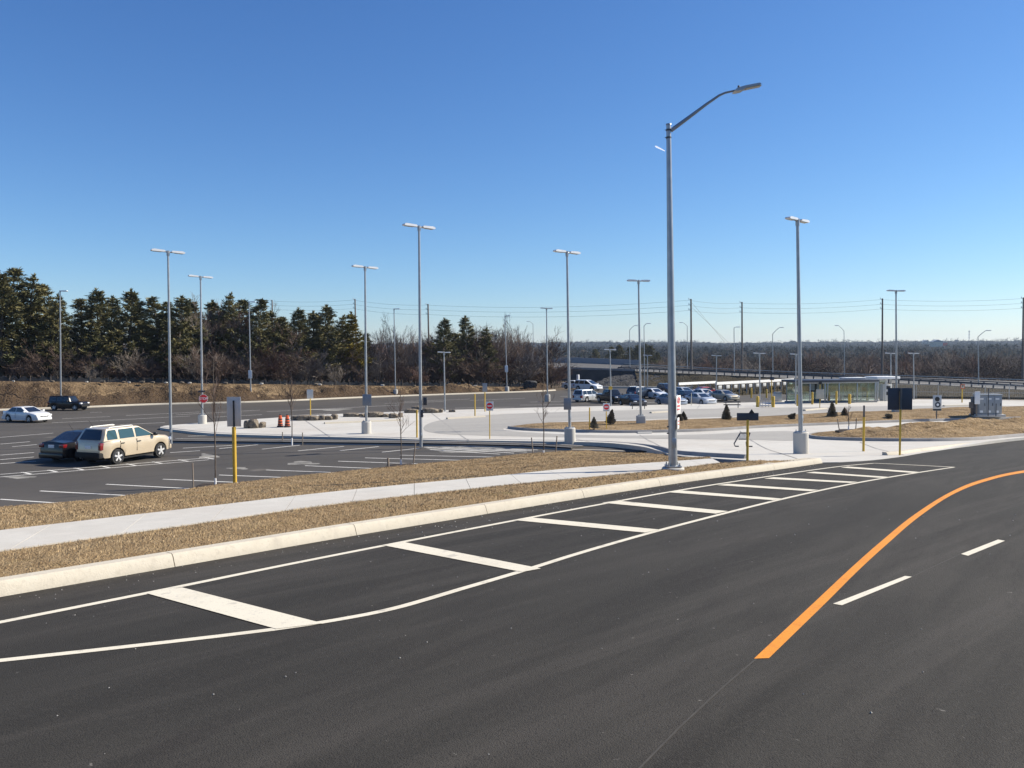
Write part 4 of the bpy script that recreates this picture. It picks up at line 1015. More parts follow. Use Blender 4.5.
def lot_lamp(bx, by, tx, ty, lab, heads=2, base='round', rz=0, r=.08, fn=None, group='tall two-headed parking lot lamps', hs=1.0, dep=None, basez=0.0, plate=None, name='lamp_post'):
    b = at(bx, by, dep) if dep else (fn or onL)(bx, by)
    H = at(tx, ty, b.y).z - b.z
    t = thing(name, lab, 'lamp post', b, 0, group)
    z0 = 0
    if base:
        bh = .75; q = MB()
        if base == 'round': q.lathe([(.30, -.2), (.30, bh - .03), (.27, bh)], 20)
        else: q.bbox((0, 0, bh / 2 - .1), (.55, .55, bh + .2), .03)
        q.build('concrete_base', M['concrete'], t); z0 = bh
        pl = MB(); pl.bbox((0, 0, bh + .015), (.36, .36, .03), .006)
        for sx in (-1, 1):
            for sy in (-1, 1): pl.tube([(sx * .13, sy * .13, bh + .03), (sx * .13, sy * .13, bh + .1)], .018, 6)
        pl.build('base_plate', M['steel'], t)
    p = MB(); p.tube([(0, 0, z0 - .1), (0, 0, z0 + (H - z0) * .5), (0, 0, H - .05)], [r, r * .85, r * .68], 12); p.build('pole', M['steel'], t)
    if base == 'round' or not base:
        hh = MB(); hh.bbox((0, -r * .95, z0 + .55), (.1, .04, .22), .008); hh.build('hand_hole_cover', M['steel'], t)
    a = MB()
    if heads == 2:
        a.tube([(-.5 * hs, 0, H + .015), (.5 * hs, 0, H - .015)], .035, 8); a.tube([(0, 0, H - .2), (0, 0, H + .07)], .085, 10)
        a.build('bracket', M['steel'], t)
        for sx in (-1, 1): lamp_head(t, sx * .60 * hs, H + .02 - sx * .02, hs, .03 if sx < 0 else -.05)
    else:
        a.tube([(0, 0, H - .04), (.3 * hs, 0, H)], .035, 8); a.tube([(0, 0, H - .2), (0, 0, H + .06)], .07, 10); a.build('bracket', M['steel'], t)
        lamp_head(t, .5 * hs, H, hs, .0)
    dx = at(tx, ty, b.y).x - b.x
    t.rotation_euler = (Matrix.Rotation(math.atan2(dx, H), 3, 'Y') @ Matrix.Rotation(rz, 3, 'Z')).to_euler()
    if plate:
        q = MB(); q.bbox((0, -r - .03, plate), (.42, .03, .9), .01); q.build('notice_plate', M['white'], t)
    return t
def onPd(px, py): return onP(px, py)
def onMed(px, py): return hit(px, py, L, .15)
lot_lamp(171, 442, 168, 252, 'tall two-headed lamp rising just behind the gold car', hs=0.87, base=None, fn=onMed, rz=.62)
lot_lamp(421, 445.3, 419, 227, 'nearest of the tall two-headed lot lamps, standing on the median beside a yellow post', hs=0.9, base=None, fn=onMed, rz=.62, r=.088)
lot_lamp(202.5, 425.5, 200.5, 277, 'tall two-headed lamp carrying the stop sign', hs=0.82, rz=.62)
lot_lamp(366.5, 433.5, 365, 267.5, 'tall two-headed lamp carrying a small grey sign, between barrels and the median', hs=0.82, fn=onPd, rz=.62)
lot_lamp(570, 441.6, 567, 252.5, 'tall two-headed lamp with round concrete base beside the lot corner', hs=0.82, fn=onPd, rz=.6)
lot_lamp(641, 427, 638.5, 281, 'two-headed lamp on a square concrete base in the long island', hs=0.75, base='square', fn=onPd, rz=.02)
lot_lamp(801, 450.5, 797.5, 220.5, 'tall two-headed lamp on the largest round base near the road entrance', hs=0.7, fn=onPd, rz=.7, r=.088, basez=0)
lot_lamp(896.5, 416, 896, 291, 'two-headed lamp rising behind the large dark square sign', base='square', hs=0.68, fn=onPd)
lot_lamp(547.5, 401.5, 546.5, 308.5, 'two-headed lamp in front of the big bare tree by the overpass', hs=0.65)
sg = 'single-headed lamps along the foot of the bank'
lot_lamp(61, 407.5, 60, 291, 'single-headed lamp behind the black off-roader', heads=1, base=None, group=sg, hs=.8)
lot_lamp(251, 401, 249, 302, 'single-headed lamp with white plate behind the sign board', heads=1, group=sg, hs=.8, plate=3.0)
lot_lamp(395.5, 395.5, 394, 309, 'single-headed lamp at the bank foot left of the median lamp', heads=1, group=sg, hs=.8)
lot_lamp(507, 392.2, 505, 316, 'single-headed lamp with white plate at the bank foot near the overpass', heads=1, group=sg, hs=.8, plate=3.2)
sh = 'short two-headed lamps around the bus loop'
for bx, by, tx, ty, lab in [(445, 413, 444, 352.5, 'short two-headed lamp beside the rock piles'), (611, 407.5, 610, 349.8, 'short two-headed lamp with an orange sign beside the black cars'), (647.3, 395, 647.5, 355.5, 'short two-headed lamp behind the white parked car'),
        (716.4, 398, 716.5, 355.8, 'short two-headed lamp behind the gold parked car'), (760, 407, 759.5, 353.5, 'short two-headed lamp between two yellow bollards'), (795.5, 406, 796, 354.5, 'short two-headed lamp at the left end of the glass shelter'),
        (891, 402, 890.8, 353.5, 'short two-headed lamp by the white-roofed shelter'), (914, 401, 913.5, 353.5, 'short two-headed lamp right of the large dark square sign')]:
    lot_lamp(bx, by, tx, ty, lab, base=None, group=sh, r=.07, hs=.55)
# ---- the main street light
def main_light():
    b = onR(673, 470.2, .15); t = thing('street_light', 'tall galvanised street light with a long bent arm beside the sidewalk', 'street light', b)
    H = at(668.5, 125, b.y).z - b.z
    q = MB(); q.lathe([(.30, -.3), (.30, .06), (.27, .085)], 24); q.build('concrete_footing', M['concrete'], t)
    pl = MB(); pl.bbox((0, 0, .115), (.40, .40, .035), .006)
    for sx in (-1, 1):
        for sy in (-1, 1): pl.tube([(sx * .15, sy * .15, .09), (sx * .15, sy * .15, .21)], .016, 6); pl.tube([(sx * .15, sy * .15, .13), (sx * .15, sy * .15, .165)], .03, 6)
    pl.build('base_plate', M['steel'], t)
    p = MB(); lean = -.15
    p.tube([(0, 0, .12), (lean * .5, 0, H * .5), (lean, 0, H)], [.122, .095, .062], 12); p.tube([(lean, 0, H), (lean, 0, H + .03)], [.078, .07], 12); p.build('pole', M['steel'], t)
    hh = MB(); hh.bbox((0, -.13, .75), (.12, .04, .26), .01); hh.build('hand_hole_cover', M['steel'], t)
    cl = MB()
    for z in (H - .16, H - .36):
        cl.tube([(lean, 0, z), (lean, 0, z + .05)], .070, 12); cl.tube([(lean - .10, 0, z + .03), (lean + .08, 0, z + .03)], .010, 6)
    for z in (1.18, 1.0): cl.tube([(-.17, -.02, z), (-.1, -.02, z)], .02, 6)
    cl.build('clamp', M['dark_steel'], t)
    s = b.y / F
    pts = [(lean + .06, 0, H - .5), (lean + .75 * 1.0, -.02, H - .02)]
    P = lambda px, py: (at(px, py, b.y) - b)
    path = [P(671, 130.5), P(690, 116.5), P(706, 104.5), P(719, 95.5), P(725, 92.8), P(735, 90.6)]
    path = [Vector((v.x, v.y - .0, v.z)) for v in path]
    a = MB(); a.tube(path, [.055, .046, .038, .032, .028, .026], 10); a.build('arm', M['steel'], t)
    e0, e1 = P(733, 91), P(760, 85.3); dv = (e1 - e0); ln = dv.length; an = math.atan2(dv.z, dv.x); m = Matrix.Rotation(-an, 3, 'Y')
    h = MB(); h.prism([(0, -.03), (.08, .03), (.3, .045), (ln - .05, .04), (ln, .015), (ln - .02, -.012), (.3, -.018), (.22, -.05), (.06, -.05)], -.14, .14)
    hd = MB(); hd.add([m @ Vector(v) + e0 for v in h.v], h.f); o = hd.build('lamp_head', M['steel'], t)
    g = MB(); g.box((.54, 0, -.022), (.4, .2, .014)); gg = MB(); gg.add([m @ Vector(v) + e0 for v in g.v], g.f); gg.build('lens', M['lens'], o)
    c = MB(); c.lathe([(.03, .035), (.03, .10), (.018, .112)], 10, (.17, 0, 0)); cc = MB(); cc.add([m @ Vector(v) + e0 for v in c.v], c.f); cc.build('photocell', M['black'], o)
    return t, b
main, mb_ = main_light()
def disc(mb, r, c, n=24, t=.004, rin=0.0):       # flat disc facing -Y
    c = Vector(c); vs = []; fs = []
    for k in range(n):
        a = 2 * PI * k / n; vs += [c + Vector((r * math.cos(a), 0, r * math.sin(a))), c + Vector((rin * math.cos(a), 0, rin * math.sin(a)))]
    for k in range(n): q = (k + 1) % n; fs.append((2 * k, 2 * k + 1, 2 * q + 1, 2 * q)) if rin else None
    if not rin: vs = [vs[2 * k] for k in range(n)]; fs = [tuple(range(n))]
    vs2 = [v + Vector((0, t, 0)) for v in vs]; o = len(vs)
    mb.add(vs + vs2, fs + [tuple(i + o for i in reversed(f)) for f in fs] + ([(k, (k + 1) % n, (k + 1) % n + o, k + o) for k in range(n)] if not rin else []))
    return mb
def panel(parent, name, w, h, m, y=0, z=0, t=.012, b=.02): 
    q = MB(); q.bbox((0, y, z), (w, t, h), min(b, t * .4)); return q.build(name, m, parent)
# parking restriction signs on the street light
t = thing('parking_sign', 'narrow white sign with red no-stopping marks on the street light pole', 'sign', mb_ + Vector((.115, -.11, 0)), .95)
z = at(676, 404.5, mb_.y).z - mb_.z
panel(t, 'plate', .27, .5, M['white'], z=z); 
q = MB(); disc(q, .085, (0, -.012, z + .12), rin=.062); q.box((0, -.012, z + .12), (.022, .004, .15), mtx=Matrix.Rotation(.78, 3, 'Y')); q.build('red_ring', M['red'], t, smooth=0)
q = MB(); q.box((0, -.012, z - .03), (.16, .004, .035)); q.box((0, -.012, z - .12), (.14, .004, .022)); q.add([(-.1, -.011, z - .12), (-.06, -.011, z - .085), (-.06, -.011, z - .155)], [(0, 1, 2)]); q.build('red_mark', M['red'], t, smooth=0)
q = MB(); q.box((0, -.012, z + .12), (.02, .003, .09)); q.build('black_mark', M['black'], t, smooth=0)
z2 = at(677, 423, mb_.y).z - mb_.z
t = thing('small_sign', 'small white sign under the no-stopping sign on the street light pole', 'sign', mb_ + Vector((.12, -.08, 0)), 1.2)
panel(t, 'plate', .26, .3, M['white'], z=z2); q = MB(); q.box((0, -.012, z2 + .06), (.14, .004, .03)); q.box((0, -.012, z2 - .03), (.16, .004, .02)); q.build('red_mark', M['red'], t, smooth=0)

# ---- signs on posts
def post_sign(bx, by, fn, tx, ty, lab, w, h, sign, post='yellow', r=.03, name='road_sign', zc=None, rz=0, sleeve=None, group=None, cat='sign', behind=0):
    """post from the ground to pixel ty; sign plate centred at pixel row zc"""
    b = fn(bx, by); H = at(tx, ty, b.y).z - b.z
    t = thing(name, lab, cat, b, rz, group)
    q = MB(); q.tube([(0, 0, -.1), (0, 0, H)], r, 8); q.build('post', M[post], t)
    if sleeve:
        s = MB(); hs = at(bx, sleeve[0], b.y).z - b.z; s.tube([(0, 0, -.1), (0, 0, hs)], sleeve[1], 12); s.build('post_sleeve', M['yellow'], t)
    z = at(tx, zc, b.y).z - b.z if zc else H - h / 2
    if w:
        pl = panel(t, 'plate', w, h, M[sign], y=-r - .012 + behind, z=z)
    return t, z, r, b
def no_entry(bx, by, cy, fn, lab, w=.46):
    t, z, r, b = post_sign(bx, by, fn, bx, cy - 5, lab, w, w * 1.22, 'white', zc=cy, name='no_entry_sign', group='no entry signs')
    y = -r - .022
    q = MB(); disc(q, w * .42, (0, y, z + .02)); q.build('red_disc', M['red'], t, smooth=0)
    q = MB(); q.box((0, y - .004, z + .02), (w * .6, .004, w * .15)); q.build('white_bar', M['white'], t, smooth=0)
    tt = text_mesh('lettering', 'DO NOT ENTER', w * .1, M['black'], t, (0, y - .001, z - w * .5))
no_entry(489.8, 438.8, 406.2, onPd, 'no entry sign on a yellow post beside the lot', .42); no_entry(606.3, 431.6, 407.2, onPd, 'no entry sign on a yellow post in the long island', .42)
# stop sign carried by the lamp
lb = onL(202.5, 425.5); s = lb.y - .35; zc = at(203.4, 398.7, s)
t = thing('stop_sign', 'red octagonal stop sign on the lamp post with a small dark plate above', 'sign', (zc.x, s, lb.z), .08); zz = zc.z - lb.z
def octa(r, y, name, m):
    vs = [(r * math.cos(PI / 8 + k * PI / 4), y, zz + r * math.sin(PI / 8 + k * PI / 4)) for k in range(8)]; q = MB(); q.add(vs + [(a, y + .008, c) for a, _, c in vs], [tuple(range(8)), tuple(range(15, 7, -1))] + [(k, k + 8, (k + 1) % 8 + 8, (k + 1) % 8) for k in range(8)])
    return q.build(name, m, t, smooth=0)
octa(.33, 0, 'plate', M['white']); octa(.305, -.006, 'red_face', M['red']); text_mesh('lettering', 'STOP', .24, M['white'], t, (0, -.012, zz))
q = MB(); q.tube([(0, .01, zz - .2), (0, .25, zz - .2)], .025, 6); q.tube([(0, .01, zz + .2), (0, .25, zz + .2)], .025, 6); q.build('bracket', M['steel'], t)
q = MB(); q.bbox((-.12, 0, zz + .52), (.5, .02, .13), .005); q.tube([(-.02, .01, zz + .5), (-.02, .25, zz + .5)], .02, 6); q.build('name_plate', M['navy'], t)
# white board seen from behind
t, z, r, b = post_sign(235.0, 486, onL, 235.0, 400.5, 'large pale sign board seen from behind on a black and yellow post', .54, 1.12, 'sign_back', post='black', r=.032, zc=411.8, behind=.075, sleeve=(427, .075), name='sign_board', rz=-.05)
# signs on the lamps
def lamp_sign(px, py, lampb, w, h, lab, m='sign_grey', dx=0, dy=-.16, rz=0):
    c = at(px, py, lampb.y + dy); t = thing('lamp_sign', lab, 'sign', c, rz); panel(t, 'plate', w, h, M[m]); q = MB(); q.box((0, .045, h * .3), (.2, .08, .03)); q.box((0, .045, -h * .3), (.2, .08, .03)); q.build('strap', M['steel'], t); return t
lamp_sign(367, 400, onP(366.5, 433.5), .55, .7, 'square grey sign on the tall lamp between barrels and median'); lamp_sign(567.5, 404, onP(570, 441.6), .4, .62, 'small grey sign on the lamp with the round base')
lamp_sign(425, 401.2, hit(421, 445.3, L, .15), .2, .42, 'narrow dark sign hung on the side of the median lamp', 'dark_steel', dy=0); lamp_sign(422, 413.6, hit(421, 445.3, L, .15), .12, .4, 'small dark box strapped low on the median lamp', 'dark_steel')
lamp_sign(610.5, 388, onL(611, 407.5), .36, .3, 'small orange yellow sign on the short lamp by the black cars', 'yellow')
# yellow posts with and without signs
Y = 'yellow posts around the bus loop'
post_sign(310.5, 416.5, onPd, 310.5, 390.5, 'pale sign on a yellow post above the row of boulders', .5, .72, 'sign_back', zc=394, r=.045)
post_sign(485, 411.5, onPd, 485, 383.5, 'grey sign on a yellow post behind the no entry sign', .4, .75, 'sign_grey', zc=387.5, r=.045)
post_sign(475, 416.5, onPd, 475, 394, 'bare yellow post behind the no entry sign', 0, 0, None, name='marker_post', r=.05, group=Y, cat='post'); post_sign(417, 437.5, onPd, 417.3, 410, 'bare yellow post left of the median lamp', 0, 0, None, name='marker_post', r=.05, group=Y, cat='post')
post_sign(589.6, 431.6, onPd, 589.4, 407.5, 'thin bare yellow post left of the little spruce', 0, 0, None, name='marker_post', r=.04, group=Y, cat='post')
post_sign(691.3, 405.5, onPd, 691.3, 393, 'thin pale post in front of the parked silver cars', 0, 0, None, name='marker_post', r=.03, post='cream', group=Y, cat='post')
# low black sign
t, z, r, b = post_sign(747, 459.4, lambda a, c: onR(a, c, .1), 747, 413.5, 'low wide black sign on a yellow post beside the bike rack', .72, .25, 'navy', zc=416.6, name='low_sign')
q = MB(); q.prism([(.03, z + .12), (.12, z + .25), (.21, z + .12)], -.1, -.05); q.build('pointed_flap', M['black'], t)
q = MB(); q.tube([(0, -.055, -.05), (0, -.055, z - .1)], .042, 8); q.build('post_sleeve', M['yellow'], t)
# plain post with black upper half, and the large square sign
t, z, r, b = post_sign(863.5, 450.5, lambda a, c: onR(a, c, .05), 863.5, 405.5, 'black topped yellow post between lamp and large square sign', 0, 0, None, post='dark_steel', r=.04, sleeve=(417, .05), name='marker_post', cat='post')
b9 = onR(899.8, 453, .1)
t, z, r, b = post_sign(899.8, 453, lambda a, c: onR(a, c, .1), 900, 391, 'large dark square sign seen from behind on a yellow post', .94, .84, 'navy', zc=399, post='yellow', r=.04, behind=.1, name='square_sign')
q = MB(); q.tube([(0, -.02, z - .4), (0, -.02, z + .4)], .045, 8); q.build('post_rib', M['dark_steel'], t)
# signal box, orange sign, signs by the shelter
t, z, r, b = post_sign(936.5, 421, onPd, 936.5, 397.5, 'grey box sign with dark round symbols on a thin post', .62, 1.1, 'sign_back', post='dark_steel', zc=403, r=.04, name='signal_board')
q = MB(); disc(q, .17, (.0, -r - .022, z + .28)); q.box((0, -r - .021, z - .48), (.6, .004, .12)); q.build('dark_symbol', M['black'], t, smooth=0); q = MB(); disc(q, .2, (0.04, -r - .022, z - .12)); q.build('dark_disc', M['navy'], t, smooth=0); q = MB(); disc(q, .09, (.04, -r - .027, z - .12)); q.build('white_dot', M['white'], t, smooth=0)
t, z, r, b = post_sign(962, 402.5, onPd, 962, 384, 'orange framed sign on a yellow post near the grey cabinet', .42, .46, 'orange', zc=386.5, r=.06, name='orange_sign')
q = MB(); q.box((0, -r - .021, z), (.3, .004, .3)); q.build('pale_face', M['cream'], t, smooth=0); text_mesh('lettering', 'P', .3, M['black'], t, (0, -r - .026, z))
t, z, r, b = post_sign(771.5, 406, onPd, 771.5, 377, 'small dark sign on a yellow post left of the shelter', .4, .3, 'navy', zc=378.5, r=.045)
t, z, r, b = post_sign(819.8, 408, onPd, 819.8, 383, 'cream notice on a post with a black round top before the shelter', .7, .85, 'cream', zc=394, r=.035, name='notice_sign')
q = MB(); disc(q, .15, (0, -r - .01, z + 1.0), t=.04); q.build('round_top', M['black'], t, smooth=0)
# bollards
for i, (px, ty, by, lab) in enumerate([(757.6, 396, 407, 'left of the two thick yellow bollards by the grey rack'), (773.2, 396, 407.2, 'right of the two thick yellow bollards by the grey rack'), (751.3, 388, 397, 'thin yellow bollard in front of the long railing, left of the lamp'), (766.5, 389, 397, 'thin yellow bollard behind the grey rack'),
        (731.5, 387.5, 394, 'small yellow bollard behind the gold parked car'), (812.3, 392, 404.3, 'yellow bollard at the left corner of the shelter'), (836.3, 391, 404.3, 'yellow bollard in front of the dark screens'), (849.5, 394, 403.8, 'thick yellow bollard at the middle of the shelter'), (867, 391, 401.6, 'yellow bollard inside the right half of the shelter'), (797.4, 394.5, 406, 'yellow bollard hidden partly by the tall lamp')]):
    b = onP(px, by); H = at(px, ty, b.y).z - b.z; rr = .14 if 'thick' in lab else .09
    q = MB(); q.lathe([(rr, -.1), (rr, H - rr * .5), (rr * .8, H - rr * .15), (rr * .3, H)], 16); tag(q.build('bollard', M['yellow'], loc=b), lab, 'bollard', 'yellow bollards')
# traffic barrels
def barrel(px, by, ty, lab):
    b = onP(px, by); H = at(px, ty, b.y).z - b.z; t = thing('traffic_barrel', lab, 'barrel', b, 0, 'orange traffic barrels'); r = H * .19
    prof = [(r * 1.05, .06), (r * 1.02, H * .28), (r * .92, H * .3), (r * .92, H * .52), (r * .82, H * .54), (r * .82, H * .72), (r * .7, H * .74), (r * .66, H * .9), (r * .4, H * .93)]
    q = MB(); q.lathe(prof, 20); q.build('barrel_body', M['orange'], t)
    for z0, z1, rr in ((.16, .25, 1.045), (.36, .45, .935), (.58, .67, .835)):
        q = MB(); q.lathe([(r * rr, H * z0), (r * rr, H * z1)], 20); q.build('reflective_band', M['black'], t)
    q = MB(); q.lathe([(r * 1.45, 0), (r * 1.45, .08), (r * 1.15, .1)], 8); q.build('rubber_base', M['black'], t)
    q = MB(); q.lathe([(r * .35, H * .92), (r * .3, H), (r * .1, H * 1.03)], 12); q.build('handle', M['black'], t)
barrel(280.3, 427, 414.5, 'left one of two orange and black traffic barrels'); barrel(287.4, 427.2, 414.5, 'right one of two orange and black traffic barrels')
# boulders
bl = [(247.5, 428, 6, 8, 'dark boulder right of the sign board'), (253.5, 428, 9, 9.5, 'large tan boulder right of the sign board'), (262.5, 427.5, 5, 6, 'small tan boulder left of the barrels'), (294, 420, 6, 4.5, 'dark stone right behind the barrels'), (303.5, 420.3, 13, 5.5, 'long flat grey boulder under the pale sign'), (314, 420.3, 8, 5, 'dark boulder right of the flat grey one'),
      (321.5, 420, 7, 5, 'grey boulder in the middle of the row'), (328.5, 419.8, 7, 4.5, 'brown boulder near the right end of the row'), (334.5, 419.3, 6, 5.5, 'pale tan boulder at the right end of the row'), (352, 416.6, 15, 4, 'wide grey slab left of the lamp with the grey sign'), (362, 416.6, 5, 3.5, 'small dark stone behind the lamp with the grey sign'),
      (374, 417, 17, 5.5, 'long brown boulder right of the lamp with the grey sign'), (386, 417, 6, 3.5, 'small brown stone left of the cream block'), (393.5, 418, 8.5, 5, 'cream block beside the young tree'), (400.5, 417, 4, 4.5, 'dark stone behind the young tree'), (412, 412.7, 14, 4, 'low dark boulder left of the yellow post'), (417, 410.5, 10, 5, 'dark slab behind the yellow post'),
      (430, 412.7, 16, 5, 'long brown boulder right of the median lamp'), (440.5, 412.5, 5, 4, 'small dark boulder beside the short lamp'), (452, 412, 6, 2.5, 'tan stone right of the short lamp')]
for i, (px, by, w, h, lab) in enumerate(bl):
    b = onP(px, by); k = b.y / F; q = MB(); q.rock((0, 0, h * k * .42), (w * k * 1.15, max(.6, w * k * .7), h * k * 1.1), i + 50, 2)
    tag(q.build('boulder', M['rock'], loc=b, smooth=0), lab, 'boulder', 'boulders on the bus loop platform')
bp = at(530, 387.5, 116); q = MB(); q.rock((0, 0, .4), (2.0, 1.4, 1.15), 5, 3); tag(q.build('boulder', M['riprap'], loc=bp, smooth=30), 'big dark domed boulder at the foot of the woods near the overpass', 'boulder')
# bike rack
def bike_rack():
    b = onP(744, 447); k = b.y / F; t = thing('bike_rack', 'dark slanted tube bike rack on the pale concrete', 'bike rack', b, -.12)
    f_ = MB(); W = 15 * k / 2; H = 13.5 * k
    for y in (0, .9):
        pass
    f_.tube([(-W * .1 - .2, 0, .03), (-W - .05, 0, .03), (-W - .1, 0, .14), (-W * .5, .25, H - .06), (-W * .4, .27, H), (W * .9, .27, H)], .03, 8)
    f_.tube([(W * .35, 0, .03), (W * 1.1, 0, .03)], .03, 8); f_.tube([(W * .35, 0, .03), (W * .3, .02, .2), (W * .9, .27, H)], .03, 8); f_.tube([(-W * .62, .2, H * .55), (W * .7, .2, H * .55)], .02, 6)
    f_.build('frame', M['dark_steel'], t)
    for i in range(9):
        q = MB(); x = -W * .35 + i * W * 1.2 / 8; q.tube([(x, .27, H), (x - .08, .2, H * .55)], .01, 6); q.build('bar', M['steel'], t)
bike_rack()
# grey rack between bollards and low brown barriers
b = onP(765.5, 407); t = thing('cycle_rack', 'low pale grey rack between the two thick yellow bollards', 'rack', b)
q = MB()
for i in range(5): x = -.6 + .3 * i; q.tube([(x, 0, -.02), (x, 0, .6), (x + .05, .1, .78), (x + .1, .3, .78), (x + .12, .4, .6), (x + .12, .4, 0)], .022, 6)
q.build('hoops', M['steel'], t); q = MB(); q.bbox((0, .2, .5), (1.5, .06, .12), .01); q.bbox((0, .2, .12), (1.5, .5, .08), .01); q.build('rail', M['sign_back'], t)
for px, by, w, lab in [(638.5, 409, 17, 'low brown barrier beside the square based lamp'), (732, 408, 17, 'low brown barrier behind the cone shaped spruce')]:
    b = onP(px, by); W = w * b.y / F; t = thing('low_barrier', lab, 'barrier', b, 0, 'low brown barriers')
    q = MB(); q.bbox((0, 0, .55), (W, .05, .16), .01); q.bbox((0, 0, .3), (W, .05, .1), .01); q.build('rail', M['pole_wood'], t)
    for sx in (-1, 1): q = MB(); q.tube([(sx * W * .36, 0, -.05), (sx * W * .36, 0, .62)], .035, 6); q.build('leg', M['dark_steel'], t)
# ---- glass bus shelter
def shelter():
    bl_, br_ = onP(799, 403.4), onP(875, 402.2); d = br_ - bl_; W = d.length; an = math.atan2(d.y, d.x); t = thing('bus_shelter', 'long glass bus shelter with dark flat roof', 'shelter', bl_, an)
    H = at(875, 381.5, br_.y).z - br_.z; D = 2.4
    r = MB(); r.bbox((W / 2 - .1, D / 2, H + .1), (W + .7, D + .6, .2), .03); rf = r.build('roof', M['navy'], t)
    r = MB(); r.bbox((W * .8, D * .55, H + .33), (W * .28, D * .5, .1), .03); r.build('roof_panel', M['white'], rf)
    r = MB(); r.box((W / 2, D / 2, -.05), (W + .3, D + .3, .3)); r.build('floor_slab', M['dark_kerb'], t)
    xs = [0, W * .14, W * .335, W * .37, W * .52, W * .76, W]
    for x in xs:
        for y in (0, D): q = MB(); q.bbox((x, y, H / 2), (.09, .09, H), .01); q.build('post', M['steel'], t)
    def pane(x0, x1, y, z0=.2, z1=None):
        q = MB(); q.box(((x0 + x1) / 2, y, (z0 + (z1 or H - .12)) / 2), (x1 - x0 - .1, .012, (z1 or H - .12) - z0)); q.build('glass_pane', M['clear'], t, smooth=0)
    for a, b in zip(xs, xs[1:]): pane(a, b, D)
    for a, b in ((xs[0], xs[1]), (xs[3], xs[4]), (xs[4], xs[5]), (xs[5], xs[6])): pane(a, b, 0)
    for x in (0, W): q = MB(); q.box((x, D / 2, H / 2), (.012, D - .12, H - .4)); q.build('glass_pane', M['clear'], t, smooth=0)
    q = MB(); q.bbox((W / 2, -.0, H - .08), (W, .1, .12), .01); q.bbox((W / 2, D, H - .08), (W, .1, .12), .01); q.build('header', M['steel'], t)
    q = MB(); q.bbox((W * .33, D * .7, 1.5), (W * .2, .12, .95), .02); sc_ = q.build('screen_board', M['navy'], t)
    for s in (-1, 1): q = MB(); q.box((W * .33 + s * W * .05, D * .7 - .07, 1.5), (W * .07, .01, .62)); q.build('screen', M['p_blue'], sc_, smooth=0)
    for s in (-1, 1): q = MB(); q.bbox((W * .33 + s * W * .07, D * .7, .5), (.08, .08, 1.1), .01); q.build('board_leg', M['dark_steel'], t)
    q = MB(); q.bbox((W * .68, D * .75, .48), (W * .38, .42, .06), .015); 
    for s in (-1, 0, 1): q.bbox((W * .68 + s * W * .16, D * .75, .24), (.06, .36, .45), .01)
    q.build('bench', M['wood'], t)
    return an
san = shelter()
b = onP(877.5, 401.2); t = thing('small_shelter', 'small white-roofed shelter with pale posts right of the glass shelter', 'shelter', b, san)
W = 2.1; H = 2.25
q = MB(); q.bbox((W / 2, .8, H + .12), (W + .5, 2.2, .26), .04); q.build('roof', M['white'], t)
for x in (0, W * .42, W):
    for y in (0, 1.6): q = MB(); q.bbox((x, y, H / 2), (.12, .12, H), .01); q.build('post', M['sign_back'], t)
q = MB(); q.bbox((W * .7, .8, .85), (W * .5, .6, 1.7), .03); k = q.build('ticket_machine', M['sign_back'], t)
for z in (1.35, .75): q = MB(); q.bbox((W * .7, .49, z), (W * .3, .03, .36), .005); q.build('dark_panel', M['black'], k)
q = MB(); q.box((W / 2, 1.6, H / 2), (W - .2, .012, H - .4)); q.build('glass_pane', M['clear'], t, smooth=0)
# litter bins by the shelter
for px, lab in ((777.7, 'pale recycling bin left of the glass shelter'), (815.5, 'pale grey bin behind the yellow bollard at the shelter')):
    b = onP(px, 401.5); t = thing('litter_bin', lab, 'bin', b); q = MB(); q.bbox((0, 0, .42), (.75, .5, .84), .04); q.build('bin_body', M['sign_back'], t); q = MB(); q.prism([(-.4, .84), (.4, .84), (.3, .98), (-.3, .98)], -.27, .27); q.build('lid', M['cabinet'], t)
# ---- white railing on a low wall
def railing(pts, lab, skirt):
    P = [at(*p) for p in pts]; t = thing('guard_railing', lab, 'railing', P[0]); o = P[0]
    line = [p - o for p in P]; n = max(4, int(sum((b - a).length for a, b in zip(line, line[1:])) / 1.6)); rs = resample3(line, n)
    q = MB(); beam(q, rs, -.2, .12, .12); q.build('top_rail', M['white'], t)
    w = MB(); beam(w, [p + Vector((0, .5, 0)) for p in rs], -2.2, -.95, .3); w.build('low_wall', M['slope'] if skirt else M['concrete'], t)
    for p in rs: q = MB(); q.box((p.x, p.y + .06, p.z - .8), (.1, .1, 1.3)); q.build('post', M['steel'], t, smooth=0)
    if skirt:
        for a, b in zip(rs, rs[1:]): m = a.lerp(b, .5); q = MB(); q.bbox((m.x, m.y, m.z - .5), (.8, .06, .4), .02, rz=math.atan2((b - a).y, (b - a).x)); q.build('infill_plate', M['sign_back'], t)
railing([(679, 383.6, 103), (716, 381.8, 112)], 'short white rail behind the parked silver cars', False)
railing([(716, 383.2, 96), (760, 381, 104), (794, 379.3, 111)], 'long white railing with pale plates left of the shelter', True)
